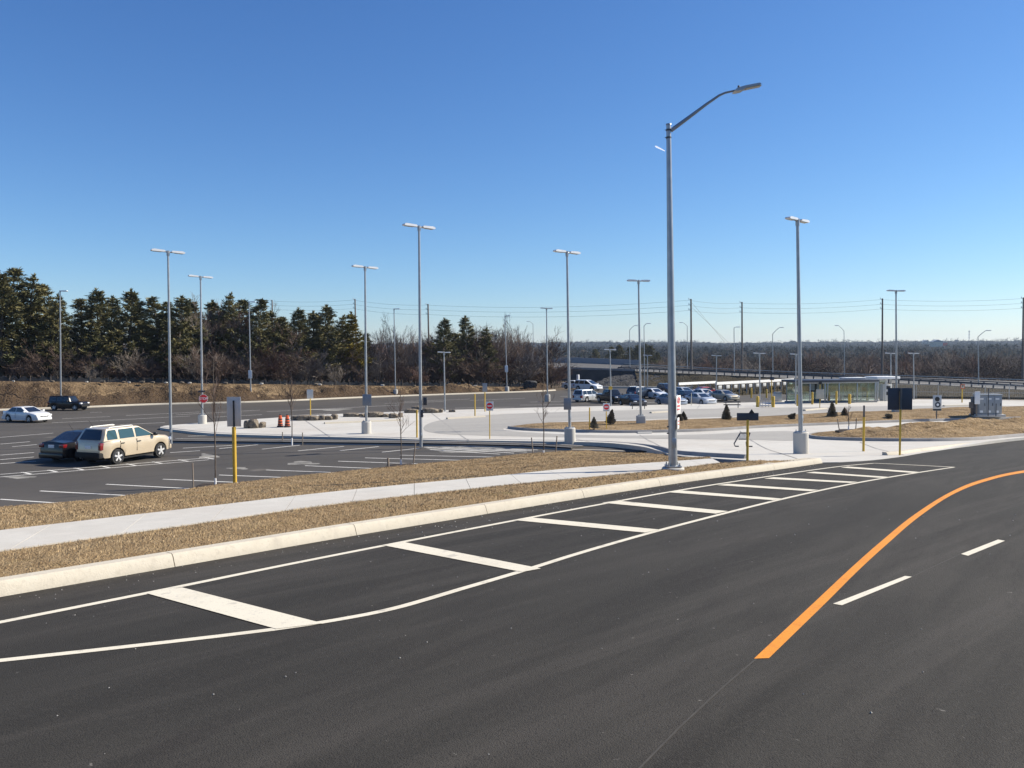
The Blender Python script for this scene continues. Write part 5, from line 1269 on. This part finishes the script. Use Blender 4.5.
# ---- chain link fence at the right edge of the lot
fp = [(893, 400, 0), (916, 400.2, 0), (938, 400.5, 0), (962, 400.8, 0), (985, 401, 0), (1009, 401.6, 0), (1033, 402.2, 0), (1060, 403, 0)]
P = [onL(a, c) for a, c, _ in fp]; t = thing('chain_link_fence', 'thin chain link fence along the right end of the lot', 'fence', P[0])
for p in P: q = MB(); q.tube([(p.x - P[0].x, p.y - P[0].y, p.z - P[0].z - .1), (p.x - P[0].x, p.y - P[0].y, p.z - P[0].z + 1.75)], .04, 6); q.build('post', M['steel'], t)
q = MB()
rel = [p - P[0] for p in P]
for z in (.05, .9, 1.7): q.tube([p + Vector((0, 0, z)) for p in rel], .02, 5)
q.build('rail', M['steel'], t)
q = MB()
for a, b_ in zip(rel, rel[1:]):
    n = int((b_ - a).length / .16)
    for i in range(n):
        p = a.lerp(b_, i / n); e = a.lerp(b_, (i + 1) / n)
        q.tube([p + Vector((0, 0, .05)), e + Vector((0, 0, 1.7))], .005, 3, cap=False); q.tube([e + Vector((0, 0, .05)), p + Vector((0, 0, 1.7))], .005, 3, cap=False)
q.build('mesh', M['steel'], t)
# ---- guardrails along the highway
def guard(line, lab, z0=.40, m='dark_steel', bh=.24):
    t = thing('guardrail', lab, 'guardrail', line[0]); rs = [p - line[0] for p in line]
    q = MB(); beam(q, [p + Vector((0, 0, z0)) for p in rs], 0, bh, .06); q.build('beam', M[m], t)
    for i in range(0, len(rs), 1):
        p = rs[i]; q = MB(); q.box((p.x, p.y + .08, p.z + z0 / 2 - .05), (.14, .14, z0 + bh + .1)); q.build('post', M['pole_wood'], t, smooth=0)
iG = [i for i, p in enumerate(HN) if px_of(p) > 616][0]
guard([p + Vector((-.1, .5, 0)) for p in resample3(HN[iG:], 60)], 'near dark steel guardrail on wooden posts along the highway')
guard([p + Vector((.1, -.5, 0)) for p in resample3(HF[iG:], 50)], 'far steel guardrail along the highway below the woods', .2, 'steel', .12)
MDN = [a.lerp(b, .5) for a, b in zip(HN, HF)]
guard(resample3(MDN[iG:], 50), 'middle guardrail between the highway lanes', .22, 'dark_steel', .14)
# ---- utility cabinet
def cabinet():
    b = onP(989.5, 415.6, .3); k = b.y / F; t = thing('utility_cabinet', 'wide grey steel utility cabinet with three doors on the grass', 'cabinet', b, -.1); W = 23 * k; H = 20.5 * k
    q = MB(); q.bbox((0, .35, 0), (W + .4, 1.1, .2), .02); q.build('concrete_pad', M['concrete'], t)
    q = MB(); q.bbox((0, .35, H / 2 + .06), (W, .8, H - .06), .02); q.bbox((0, .35, H + .03), (W + .1, .9, .07), .015); body = q.build('cabinet_body', M['cabinet'], t)
    for i in (-1, 0, 1):
        q = MB(); q.bbox((i * W * .325, -.06, H / 2 + .03), (W * .30, .03, H * .86), .008); dr = q.build('door', M['cabinet'], t)
        q = MB(); q.bbox((i * W * .325 + W * .1, -.085, H * .55), (.03, .03, .2), .005); q.build('handle', M['black'], dr)
        q = MB(); q.box((i * W * .325 - .05, -.078, H * .82), (.26, .005, .09)); q.box((i * W * .325 - .05, -.078, H * .2), (.2, .005, .16)); q.build('notice', M['white'], dr, smooth=0)
    q = MB(); q.bbox((-W / 2 - .14, .3, H * .45), (.24, .5, H * .9), .02); q.build('side_box', M['dark_steel'], t)
    q = MB(); q.bbox((-W / 2 - .36, .2, H * .5), (.2, .3, .45), .02); q.build('junction_box', M['pole_wood'], t)
    m = MB(); m.tube([(-W / 2 - .18, -.25, 0), (-W / 2 - .18, -.25, H * 1.1)], .06, 8); mp = m.build('meter_post', M['wood'], t)
    q = MB(); q.bbox((-W / 2 - .18, -.34, H * .88), (.34, .12, .9), .02); q.build('meter_box', M['white'], mp)
    for x in (-W * .22, W * .1): q = MB(); q.tube([(x, -.6, 0), (x, -.6, H * (.62 if x > 0 else 1.35))], .035, 6); q.build('guard_post', M['dark_steel'], t)
cabinet()
# ---- white marker post near the overpass
b = at(578, 391, 128); q = MB(); q.lathe([(.22, -.3), (.22, 2.45), (.18, 2.55)], 10); tag(q.build('vent_pipe', M['white'], loc=b), 'white upright vent pipe below the overpass', 'pipe')
# ---- highway lamps
def davit(bx, by, tx, ty, dep, hx, hy, lab):
    b = at(bx, by, dep); t = thing('highway_lamp', lab, 'lamp post', b, 0, 'bent arm lamps along the highway'); P = lambda x, y: at(x, y, dep) - b
    q = MB(); a = P(tx, ty); q.tube([(0, 0, -2), a * .5, a], [.09, .07, .05], 8); q.build('pole', M['steel'], t)
    e = P(hx, hy); m = a.lerp(e, .5) + Vector((0, 0, abs(e.x - a.x) * .06)); q = MB(); q.tube([a, m, e], [.045, .04, .035], 6); q.build('arm', M['steel'], t)
    d = 1 if hx > tx else -1; q = MB(); q.bbox((e.x + d * .35, e.y, e.z), (.62, .24, .1), .02); q.build('lamp_head', M['lamp'], t)
for a in [(844.5, 376, 844, 331, 150, 838.5, 325.5, 'highway lamp left of the utility pole, arm to the left'), (979, 388, 978, 337, 112, 986, 330.5, 'highway lamp beside the grey cabinet, arm to the right'), (773, 378, 772.6, 334, 132, 779.5, 327.5, 'highway lamp left of the tall round based lamp'),
          (687.5, 370, 687.2, 326, 155, 683, 322.5, 'highway lamp beside the street light'), (630, 372, 629.6, 330, 150, 634.5, 325.5, 'highway lamp beside the square based lamp'), (644.7, 396, 644, 326, 128, 646.6, 323.5, 'highway lamp above the white parked car'), (734.5, 380, 734, 328, 128, 736, 327, 'highway lamp above the gold parked car'),
          (533.6, 372, 533, 324, 190, 529.5, 321.5, 'highway lamp behind the woods, left of the overpass')]: davit(*a)
# ---- utility poles and wires
up = [(272, 300, 172), (355, 299, 166), (428, 304, 152), (691, 299, 138), (742, 302, 150), (882.5, 298.5, 150), (1023.5, 297.5, 146), (1200, 294, 140)]
tops = []
names = ['above the pines behind the barrels', 'above the pines left of the median lamp', 'beside the dark pine right of the median lamp', 'right of the street light with guy wires', 'between the street light and the tall round based lamp', 'beside the lamp at the dark square sign', 'at the right edge', 'beyond the right edge']
for (px, ty, d), nm in zip(up, names):
    tp = at(px, ty, d); zb = min(L(d) - .5, -3.2) if px > 600 else -2.0
    b = Vector((tp.x + .15, tp.y, zb)); H = tp.z - zb
    if px < 1100:
        t = thing('utility_pole', 'tall dark wooden utility pole ' + nm, 'utility pole', b, 0, 'utility poles')
        q = MB(); q.tube([(0, 0, -.5), (-.15, 0, H)], [.2, .13], 10); q.build('pole', M['pole_wood'], t)
        q = MB()
        for z in (H - .15, H - 1.0, H - 1.85): q.tube([(-.15, 0, z), (-.5, 0, z + .08)], .04, 6); q.tube([(-.5, 0, z + .05), (-.5, 0, z + .3)], .06, 8)
        q.build('insulators', M['sign_back'], t)
    tops.append(tp + Vector((-.35, 0, 0)))
for lv, nm in enumerate(['topmost', 'middle', 'lowest']):
    q = MB()
    for a, b in zip(tops, tops[1:]):
        z = -.4 - .85 * lv; pts = []
        for i in range(13):
            u = i / 12; p = a.lerp(b, u); pts.append(p + Vector((0, 0, z + .2 - 4 * u * (1 - u) * (b - a).length * .016)))
        q.tube(pts, .015, 4, cap=False)
    tag(q.build('power_line', M['wire']), f'{nm} of the three power lines strung between the utility poles', 'wire', 'power lines')
q = MB(); a = tops[3]
for dx, dz in ((9.5, -10.5), (11, -10.5)): q.tube([a + Vector((.3, 0, -.4 if dx < 10 else -1.2)), a + Vector((dx, -2, dz - 1.5))], .018, 4, cap=False)
tag(q.build('guy_wire', M['wire']), 'pair of guy wires bracing the pole beside the street light', 'wire')
# ---- far houses and masts on the hills
for px, py, d, w, h, lab in [(936, 352.5, 1120, 10, 3.6, 'pale house with grey roof on the far hillside'), (925, 348.6, 1690, 6, 2.4, 'small white house higher on the far hillside'), (944, 351.5, 1130, 5, 2.2, 'small reddish house beside the pale one on the hillside')]:
    b = at(px, py, d); b.z = zhill(b.x, b.y) + 8.5; k = d / F; t = thing('far_house', lab, 'house', b); W = w * k; H = h * k
    q = MB(); q.box((0, 0, H * .2), (W, W * .7, H * 1.4)); q.build('wall', M['cream'] if 'red' not in lab else M['p_red'], t, smooth=0); q = MB(); q.prism([(-W * .55, H * .9), (0, H * 1.5), (W * .55, H * .9)], -W * .4, W * .4); q.build('roof', M['cabinet'], t, smooth=0)
b = at(969, 345, 2330); k = 2330 / F; t = thing('radio_mast', 'thin lattice mast on the far ridge', 'mast', b); H = 14.5 * k
q = MB()
for s in range(3):
    a = s * 2.1; q.tube([(1.6 * math.cos(a), 1.6 * math.sin(a), -10), (.9 * math.cos(a), .9 * math.sin(a), H)], .28, 4)
for i in range(12): z = i * H / 12; q.tube([(1.4, 0, z), (-.8, 1.2, z + H / 12), (-.8, -1.2, z)], .16, 3)
q.build('lattice', M['sign_back'], t); q = MB()
for z in (.5, .72, .92): q.box((0, 0, H * z), (3.2, 2, 2.6))
q.build('antenna', M['sign_back'], t, smooth=0)
b = at(956.5, 344.5, 2300); k = 2200 / F; t = thing('far_tower', 'dark tower block on the skyline left of the mast', 'tower', b); q = MB(); q.box((0, 0, 0), (3.0 * k, 3 * k, 9 * k)); q.build('tower_walls', M['dark_steel'], t, smooth=0)
q = MB(); q.box((0, 0, 4.7 * k), (2 * k, 2 * k, .6 * k)); q.build('roof_house', M['dark_steel'], t, smooth=0)
# ---- contrail far up in the sky
b = at(660, 148.5, 3600); e0, e1 = at(655, 146, 3600) - b, at(665, 151, 3600) - b
q = MB(); q.tube([e0, e0.lerp(e1, .2), e1], [2.2, 3.6, 1.5], 8); tag(q.build('contrail', M['contrail'], loc=b), 'short white contrail in the blue sky left of the street light', 'contrail')

# ================================================================== CARS
def interp(pts, x):
    if x <= pts[0][0]: return pts[0][1]
    for (a, za), (b, zb) in zip(pts, pts[1:]):
        if x <= b: t = (x - a) / (b - a); return za + (zb - za) * (t * t * (3 - 2 * t) * .6 + t * .4)
    return pts[-1][1]
SPEC = {
 'suv': dict(L=4.40, W=1.80, H=1.74, wr=.365, ax=(-1.30, 1.36), sill=.36, top=[(-2.20, 1.04), (-2.12, 1.17), (-1, 1.19), (.9, 1.17), (1.2, 1.16), (1.75, 1.10), (2.02, 1.03), (2.15, .90), (2.20, .70)],
             gh=dict(r0=-2.12, r1=-1.80, f1=.20, f0=1.20), win=[(-1.84, -1.26), (-1.12, -.24), (-.13, .94)], rails=True),
 'sedan': dict(L=4.7, W=1.80, H=1.44, wr=.33, ax=(-1.38, 1.40), sill=.22, top=[(-2.35, .86), (-2.28, 1.0), (-1.6, 1.03), (-.8, .97), (1.0, .96), (1.35, .95), (1.95, .86), (2.22, .77), (2.33, .66), (2.35, .55)],
             gh=dict(r0=-1.85, r1=-.95, f1=.22, f0=1.25), win=[(-1.45, -.42), (-.34, .92)], rails=False),
 'van': dict(L=4.6, W=1.82, H=1.66, wr=.34, ax=(-1.35, 1.40), sill=.27, top=[(-2.3, .95), (-2.2, 1.02), (0, 1.0), (1.3, .98), (2.0, .85), (2.2, .72), (2.3, .58)],
             gh=dict(r0=-2.26, r1=-2.0, f1=.2, f0=1.5), win=[(-2.05, -1.25), (-1.15, -.2), (-.1, 1.0)], rails=False),
 'jeep': dict(L=4.5, W=1.84, H=1.80, wr=.39, ax=(-1.35, 1.45), sill=.45, top=[(-2.2, 1.05), (-2.15, 1.12), (.6, 1.12), (.75, 1.12), (2.0, 1.06), (2.15, 1.0), (2.25, .75)],
             gh=dict(r0=-2.16, r1=-2.1, f1=.5, f0=.82), win=[(-2.02, -1.1), (-1.0, -.25), (-.17, .62)], rails=False),
 'pickup': dict(L=5.3, W=1.9, H=1.78, wr=.38, ax=(-1.6, 1.75), sill=.42, top=[(-2.65, 1.02), (-2.6, 1.1), (-.6, 1.1), (1.2, 1.1), (2.3, 1.05), (2.55, .95), (2.65, .7)],
             gh=dict(r0=-.85, r1=-.7, f1=.7, f0=1.35), win=[(-.66, .05), (.14, 1.05)], rails=False)}
def car(kind, body, loc, rz, lab, cat, name='parked_car', glassm='glass', side=None, detail=True, scale=1.0):
    S = SPEC[kind]; Lc, Wc, Hc, wr = S['L'], S['W'], S['H'], S['wr']; t = thing(name, lab, cat, loc, rz, 'cars parked in the lot'); t.scale = (scale,) * 3
    # --- lower body
    xs = sorted(set([round(x, 3) for x in np.linspace(-Lc / 2, Lc / 2, 64)] + [round(a + s * (wr + .07), 3) for a in S['ax'] for s in (-1, 1)]))
    V = []; Fq = []; nr = 0
    def wid(x):
        e = max(0, (abs(x) - (Lc / 2 - .75)) / .75); return Wc / 2 * (1 - .20 * e ** 2.4)
    for x in xs:
        w = wid(x); tp = interp(S['top'], x); zb = S['sill'] + (.06 if abs(x) > Lc / 2 - .15 else 0)
        for a in S['ax']:
            R_ = wr + .07
            if abs(x - a) < R_: zb = max(zb, wr + math.sqrt(max(0, R_ * R_ - (x - a) ** 2)))
        zs = tp - .07; zb = min(zb, zs - .06); lp = lambda k: zb + (zs - zb) * k
        half = [(w * .86, zb + .02), (w * .97, zb), (w * .99, lp(.3)), (w, lp(.6)), (w * .985, lp(.86)), (w * .955, zs + .02), (w * .88, tp), (w * .5, tp + .025), (0, tp + .035)]
        ring = [(x, -a, b) for a, b in half] + [(x, a, b) for a, b in reversed(half[:-1])]
        nr = len(ring); V += ring
    for i in range(len(xs) - 1):
        for k in range(nr - 1): Fq.append((i * nr + k, i * nr + k + 1, (i + 1) * nr + k + 1, (i + 1) * nr + k))
    Fq.append(tuple(range(nr))); n0 = (len(xs) - 1) * nr; Fq.append(tuple(range(n0 + nr - 1, n0 - 1, -1)))
    b = MB(); b.add(V, Fq)
    # --- greenhouse
    g = S['gh']; z0 = interp(S['top'], (g['r0'] + g['f0']) / 2) - .04; wb, wt = Wc / 2 * .93, Wc / 2 * .74
    def rg(t_):
        return (g['r0'] + (g['r1'] - g['r0']) * t_, g['f0'] + (g['f1'] - g['f0']) * t_, wb + (wt - wb) * t_ ** 1.15, z0 + (Hc - .03 - z0) * t_)
    levels = [rg(u) for u in (0, .3, .6, .9)]
    r9 = rg(.9); r1 = rg(1.0); levels.append((r1[0] + .02, r1[1] - .03, r1[2] - .04, r1[3])); levels.append((r1[0] + .25, r1[1] - .3, r1[2] - .22, r1[3] + .03))
    GV = []; GF = []
    for (a, c, w, z) in levels:
        q = .1
        GV += [(a + q * .4, -w, z), (c - q, -w, z), (c, -w + q * 1.6, z), (c + .03, 0, z), (c, w - q * 1.6, z), (c - q, w, z), (a + q * .4, w, z), (a, w - q, z), (a - .02, 0, z), (a, -w + q, z)]
    for i in range(len(levels) - 1):
        for k in range(10): GF.append((i * 10 + k, i * 10 + (k + 1) % 10, (i + 1) * 10 + (k + 1) % 10, (i + 1) * 10 + k))
    n1 = (len(levels) - 1) * 10; GF.append(tuple(n1 + k for k in range(10)))
    b.add(GV, GF)
    if kind == 'pickup':
        b.box((-1.75, 0, 1.08), (1.5, 1.5, .02))
    bo = b.build('body', M[body], t, smooth=32)
    # --- glass
    def sidept(x, u, s): a, c, w, z = rg(u); return (x, s * (w + .012), z)
    def cl(x, u): a, c, w, z = rg(u); return max(a + .12, min(c - .16, x))
    for s in (-1, 1):
        for a, c in S['win']:
            pts = []
            for u in (.10, .5, .88): pts.append((sidept(cl(a, u), u, s), sidept(cl(c, u), u, s)))
            q = MB(); v = [p for pr in pts for p in pr]; q.add(v, [(0, 1, 3, 2), (2, 3, 5, 4)]); q.build('side_window', M[glassm], t, smooth=60)
    for nm, fr in (('windscreen', True), ('rear_window', False)):
        q = MB(); v = []
        for u in (.1, .5, .9):
            a, c, w, z = rg(u); w -= .17
            if fr: v += [(c + .012, -w, z + .008), (c + .042, 0, z + .012), (c + .012, w, z + .008)]
            else: v += [(a - .012, -w, z + .008), (a - .032, 0, z + .012), (a - .012, w, z + .008)]
        q.add(v, [(0, 1, 4, 3), (1, 2, 5, 4), (3, 4, 7, 6), (4, 5, 8, 7)]); q.build(nm, M['glass'], t, smooth=60)
    # --- underside, wheels
    q = MB(); q.box((0, 0, .46), (Lc - .5, Wc - .56, .44)); q.box(((S['ax'][0] + S['ax'][1]) / 2, 0, .3), (S['ax'][1] - S['ax'][0] - .8, Wc - .2, .14)); q.build('underbody', M['under'], t, smooth=0)
    for a in S['ax']:
        for s in (-1, 1):
            y = s * (Wc / 2 - .12)
            q = MB(); q.lathe([(wr * .66, -.11), (wr * .95, -.11), (wr, -.07), (wr, .07), (wr * .95, .11), (wr * .66, .11)], 24, (a, y, wr), axis='Y'); w = q.build('wheel', M['tyre'], t, smooth=40)
            q = MB(); yo = y + s * .112
            ringv = MB(); ringv.lathe([(wr * .68, -.02), (wr * .68, .02), (wr * .58, .02), (wr * .58, -.02)], 24, (a, yo, wr), axis='Y'); q.add(ringv.v, ringv.f[:-2])
            q.lathe([(.075, -.03), (.075, .03)], 12, (a, yo, wr), axis='Y')
            for k in range(5):
                an = 2 * PI * k / 5 + .3; q.box((a + math.cos(an) * wr * .36, yo, wr + math.sin(an) * wr * .36), (wr * .52, .035, .085), mtx=Matrix.Rotation(-an, 3, 'Y'))
            q.build('rim', M['rim'], w, smooth=30)
            q = MB(); q.lathe([(wr * .64, -.02), (wr * .64, .01)], 20, (a, y + s * .096, wr), axis='Y'); q.build('brake_disc', M['under'], w)
    # --- lights, bumpers, plates, mirrors, handles
    xr, xf = -Lc / 2, Lc / 2
    ztl = interp(S['top'], xr + .12) - .16
    for s in (-1, 1):
        q = MB(); q.bbox((xr + .1, s * (wid(xr + .1) - (.13 if kind != 'suv' else .06)), ztl - (.1 if kind in ('suv', 'van') else 0)), (.26, .3 if kind != 'suv' else .15, .34 if kind in ('suv', 'van', 'jeep') else .17), .03); q.build('taillight', M['taillight'], t)
        zf = interp(S['top'], xf - .3) - .17; q = MB(); q.bbox((xf - .2, s * (wid(xf - .2) - .18), zf), (.36, .36, .17), .04); q.build('headlight', M['headlight'], t)
        q = MB(); q.bbox((g['f0'] - .28, s * (Wc / 2 + .09), z0 + .1), (.14, .2, .15), .03); q.build('mirror', M['black'] if kind in ('suv', 'jeep') else M[body], t)
        for a, c in S['win'][-2:]: q = MB(); q.bbox((a + .1, s * (Wc / 2 + .005), z0 - .16), (.2, .04, .045), .01); q.build('door_handle', M['black'] if body == 'p_gold' else M[body], t)
        for a, c in S['win'][-2:]:
            q = MB(); q.box((a - .03, s * Wc / 2 * .996, (S['sill'] + z0) / 2 + .08), (.012, .02, z0 - S['sill'] - .2)); q.build('door_seam', M['under'], t, smooth=0)
        if S['rails']:
            q = MB(); q.tube([(g['r1'] + .25, s * (wt - .08), Hc - .02), (g['r1'] + .35, s * (wt - .08), Hc + .015), (g['f1'] - .4, s * (wt - .08), Hc + .015), (g['f1'] - .3, s * (wt - .08), Hc - .02)], .02, 6); q.build('roof_rail', M['white'], t)
    bm_ = M['under'] if kind in ('suv', 'jeep', 'pickup') else M[body]
    q = MB(); q.bbox((xr + .06, 0, S['sill'] + .14), (.3, Wc * .86, .26), .05); q.build('rear_bumper', bm_, t)
    q = MB(); q.bbox((xf - .06, 0, S['sill'] + .12), (.26, Wc * .82, .24), .05); q.build('front_bumper', bm_ if kind != 'suv' else M[body], t)
    q = MB(); q.bbox((xf - .07, 0, S['sill'] + .34), (.14, Wc * .5, .14), .02); q.build('grille', M['black'], t)
    q = MB(); q.bbox((xr - .015 if kind != 'pickup' else xr - .02, 0, ztl - (.02 if kind == 'sedan' else .14)), (.03, .36, .15), .004); q.build('licence_plate', M['white'], t)
    if detail and kind in ('suv', 'sedan'):
        q = MB(); q.tube([(g['r1'] + .2, .3, Hc), (g['r1'] - .05, .3, Hc + .35)], .008, 5); q.build('antenna', M['black'], t)
    return t
def head(px, py, fwd, rgt):          # heading from parts along the view's right and away directions
    d = ray(px, py); a = Vector((d.x, d.y)).normalized(); r = Vector((a.y, -a.x)); h = r * rgt + a * fwd; return math.atan2(h.y, h.x)
p0 = onL(126, 460.0); p0 = Vector((p0.x, p0.y, L(p0.y)))
rz = head(126, 460, .69, .72)
car('suv', 'p_gold', p0, rz, 'gold SUV with pale roof rails, nearest car in the lot', 'car', 'parked_suv', 'glass_teal', scale=.97)
nrm = Vector((-math.sin(rz), math.cos(rz), 0))
q0 = p0 + nrm * 2.6 + Vector((math.cos(rz), math.sin(rz), 0)) * .3; q0.z = L(q0.y)
car('sedan', 'p_black', q0, rz + .04, 'black sedan parked close beside the gold car, rear lamps facing out', 'car', scale=.95)
def pcar(kind, m, px, py, ang, lab, **k):
    k.setdefault('scale', .80 if px > 500 else .88)
    b = onL(px, py); return car(kind, m, Vector((b.x, b.y, L(b.y))), ang, lab, 'car', **k)
pcar('sedan', 'p_white', 27, 421.6, head(25, 420, -.80, .60), 'white sedan alone at the left edge of the lot', scale=.82)
pcar('jeep', 'p_black', 69, 410.2, head(69, 408, -.60, .80), 'boxy black off-roader parked against the earth bank', name='parked_suv', scale=.76)
pcar('van', 'p_silver', 588, 401.5, head(588, 402, .78, .62), 'silver minivan seen from behind at the left of the cluster', name='parked_van')
pcar('pickup', 'p_black', 611, 402.8, head(611, 402, -.86, .5), 'tall black pickup truck between the minivan and dark sedan', name='pickup_truck')
pcar('sedan', 'p_black', 632, 406, head(632, 405, -.90, .43), 'black sedan in front of the pickup, behind the square based lamp')
pcar('suv', 'p_navy', 640, 398.4, head(640, 398, .8, .6), 'dark blue SUV half hidden behind the square based lamp', name='parked_suv')
pcar('sedan', 'p_white', 654, 398.3, head(654, 398, -.80, .6), 'white sedan left of the street light pole in the back row')
pcar('suv', 'p_navy', 667, 394.6, head(667, 395, -.9, .43), 'dark blue SUV right behind the street light pole', name='parked_suv')
pcar('sedan', 'p_blue', 671, 405.2, head(671, 405, -.82, .57), 'blue grey sedan partly hidden by the street light pole')
pcar('sedan', 'p_silver', 684, 397, head(684, 397, -.8, .6), 'silver sedan in the back row right of the street light')
pcar('sedan', 'p_navy', 687, 401.0, head(687, 400, -.85, .52), 'dark blue sedan between two silver sedans')
pcar('sedan', 'p_silver', 700, 404.4, head(700, 404, -.80, .6), 'silver blue sedan in the front row right of the street light')
pcar('sedan', 'p_white', 704, 399.3, head(704, 399, -.80, .6), 'white sedan just behind the silver blue one')
pcar('sedan', 'p_beige', 724, 400.6, head(724, 400, -.80, .6), 'beige sedan at the right end of the cluster')
pcar('sedan', 'p_red', 706, 396.0, head(703, 394, .6, .8), 'small red car behind the white and beige sedans', scale=.78)
b = at(588, 390.4, 118)
car('van', 'p_white', Vector((b.x, b.y, L(b.y))), head(588, 390, -.6, .8), 'white van behind the silver minivan near the overpass', 'car', 'parked_van', scale=.9)
b = at(580, 390.2, 120)
car('sedan', 'p_white', Vector((b.x - .5, b.y + 2, L(b.y))), head(588, 390, -.6, .8), 'low white car left of the white van near the overpass', 'car', scale=.9)

# ================================================================== LIGHT, AIR, RENDER
SUN_AZ = math.radians(14)      # ahead of due right (+X towards +Y)
SUN_EL = math.radians(37)
sv = Vector((math.cos(SUN_AZ) * math.cos(SUN_EL), math.sin(SUN_AZ) * math.cos(SUN_EL), math.sin(SUN_EL)))
sd = bpy.data.lights.new('sun', 'SUN'); sd.energy = 5.0; sd.angle = math.radians(.53); sd.color = (1.0, .915, .77)
so = bpy.data.objects.new('sun', sd); COL.objects.link(so); so.rotation_euler = sv.to_track_quat('Z', 'Y').to_euler(); so.location = (40, 20, 60)
w = bpy.data.worlds.new('World'); sc.world = w; w.use_nodes = True
nt = w.node_tree; bg = nt.nodes['Background']; bg.inputs['Strength'].default_value = .087
sky = nt.nodes.new('ShaderNodeTexSky'); sky.sky_type = 'NISHITA'; sky.sun_disc = False
sky.sun_elevation = SUN_EL; sky.sun_rotation = PI / 2 - SUN_AZ
sky.altitude = 300; sky.air_density = 1.0; sky.dust_density = .12; sky.ozone_density = 4.0
se = nt.nodes.new('ShaderNodeSeparateColor'); co = nt.nodes.new('ShaderNodeCombineColor'); nt.links.new(sky.outputs[0], se.inputs[0])
for i_, (g_, k_) in enumerate(((1.274, .460), (1.116, .660), (.93, 1.09))):      # deeper, clearer blue of a dry winter sky
    pw = nt.nodes.new('ShaderNodeMath'); pw.operation = 'POWER'; pw.inputs[1].default_value = g_
    ml = nt.nodes.new('ShaderNodeMath'); ml.operation = 'MULTIPLY'; ml.inputs[1].default_value = k_
    nt.links.new(se.outputs[i_], pw.inputs[0]); nt.links.new(pw.outputs[0], ml.inputs[0]); nt.links.new(ml.outputs[0], co.inputs[i_])
nt.links.new(co.outputs[0], bg.inputs[0])
# the air itself
bmz = MB(); bmz.box((0, 1475, 12), (6600, 3450, 72))
hz = bmz.build('haze', None or M['white'], smooth=0); hz['kind'] = 'stuff'
hm = bpy.data.materials.new('haze'); hm.use_nodes = True; ht = hm.node_tree
for n_ in list(ht.nodes):
    if n_.type == 'BSDF_PRINCIPLED': ht.nodes.remove(n_)
pv_ = ht.nodes.new('ShaderNodeVolumePrincipled'); pv_.inputs['Density'].default_value = .00011; pv_.inputs['Color'].default_value = (.62, .78, 1, 1); pv_.inputs['Anisotropy'].default_value = .2
ht.links.new(pv_.outputs[0], ht.nodes['Material Output'].inputs['Volume'])
hz.data.materials.clear(); hz.data.materials.append(hm)
sc.view_settings.view_transform = 'Standard'; sc.view_settings.look = 'None'; sc.view_settings.exposure = .7; sc.view_settings.gamma = 1
sc.view_settings.use_curve_mapping = False
sc.cycles.use_denoising = True
sc.cycles.max_bounces = 6; sc.cycles.transparent_max_bounces = 16; sc.cycles.volume_bounces = 0; sc.cycles.diffuse_bounces = 3; sc.cycles.glossy_bounces = 3
sc.cycles.caustics_reflective = False; sc.cycles.caustics_refractive = False
bpy.context.view_layer.update()
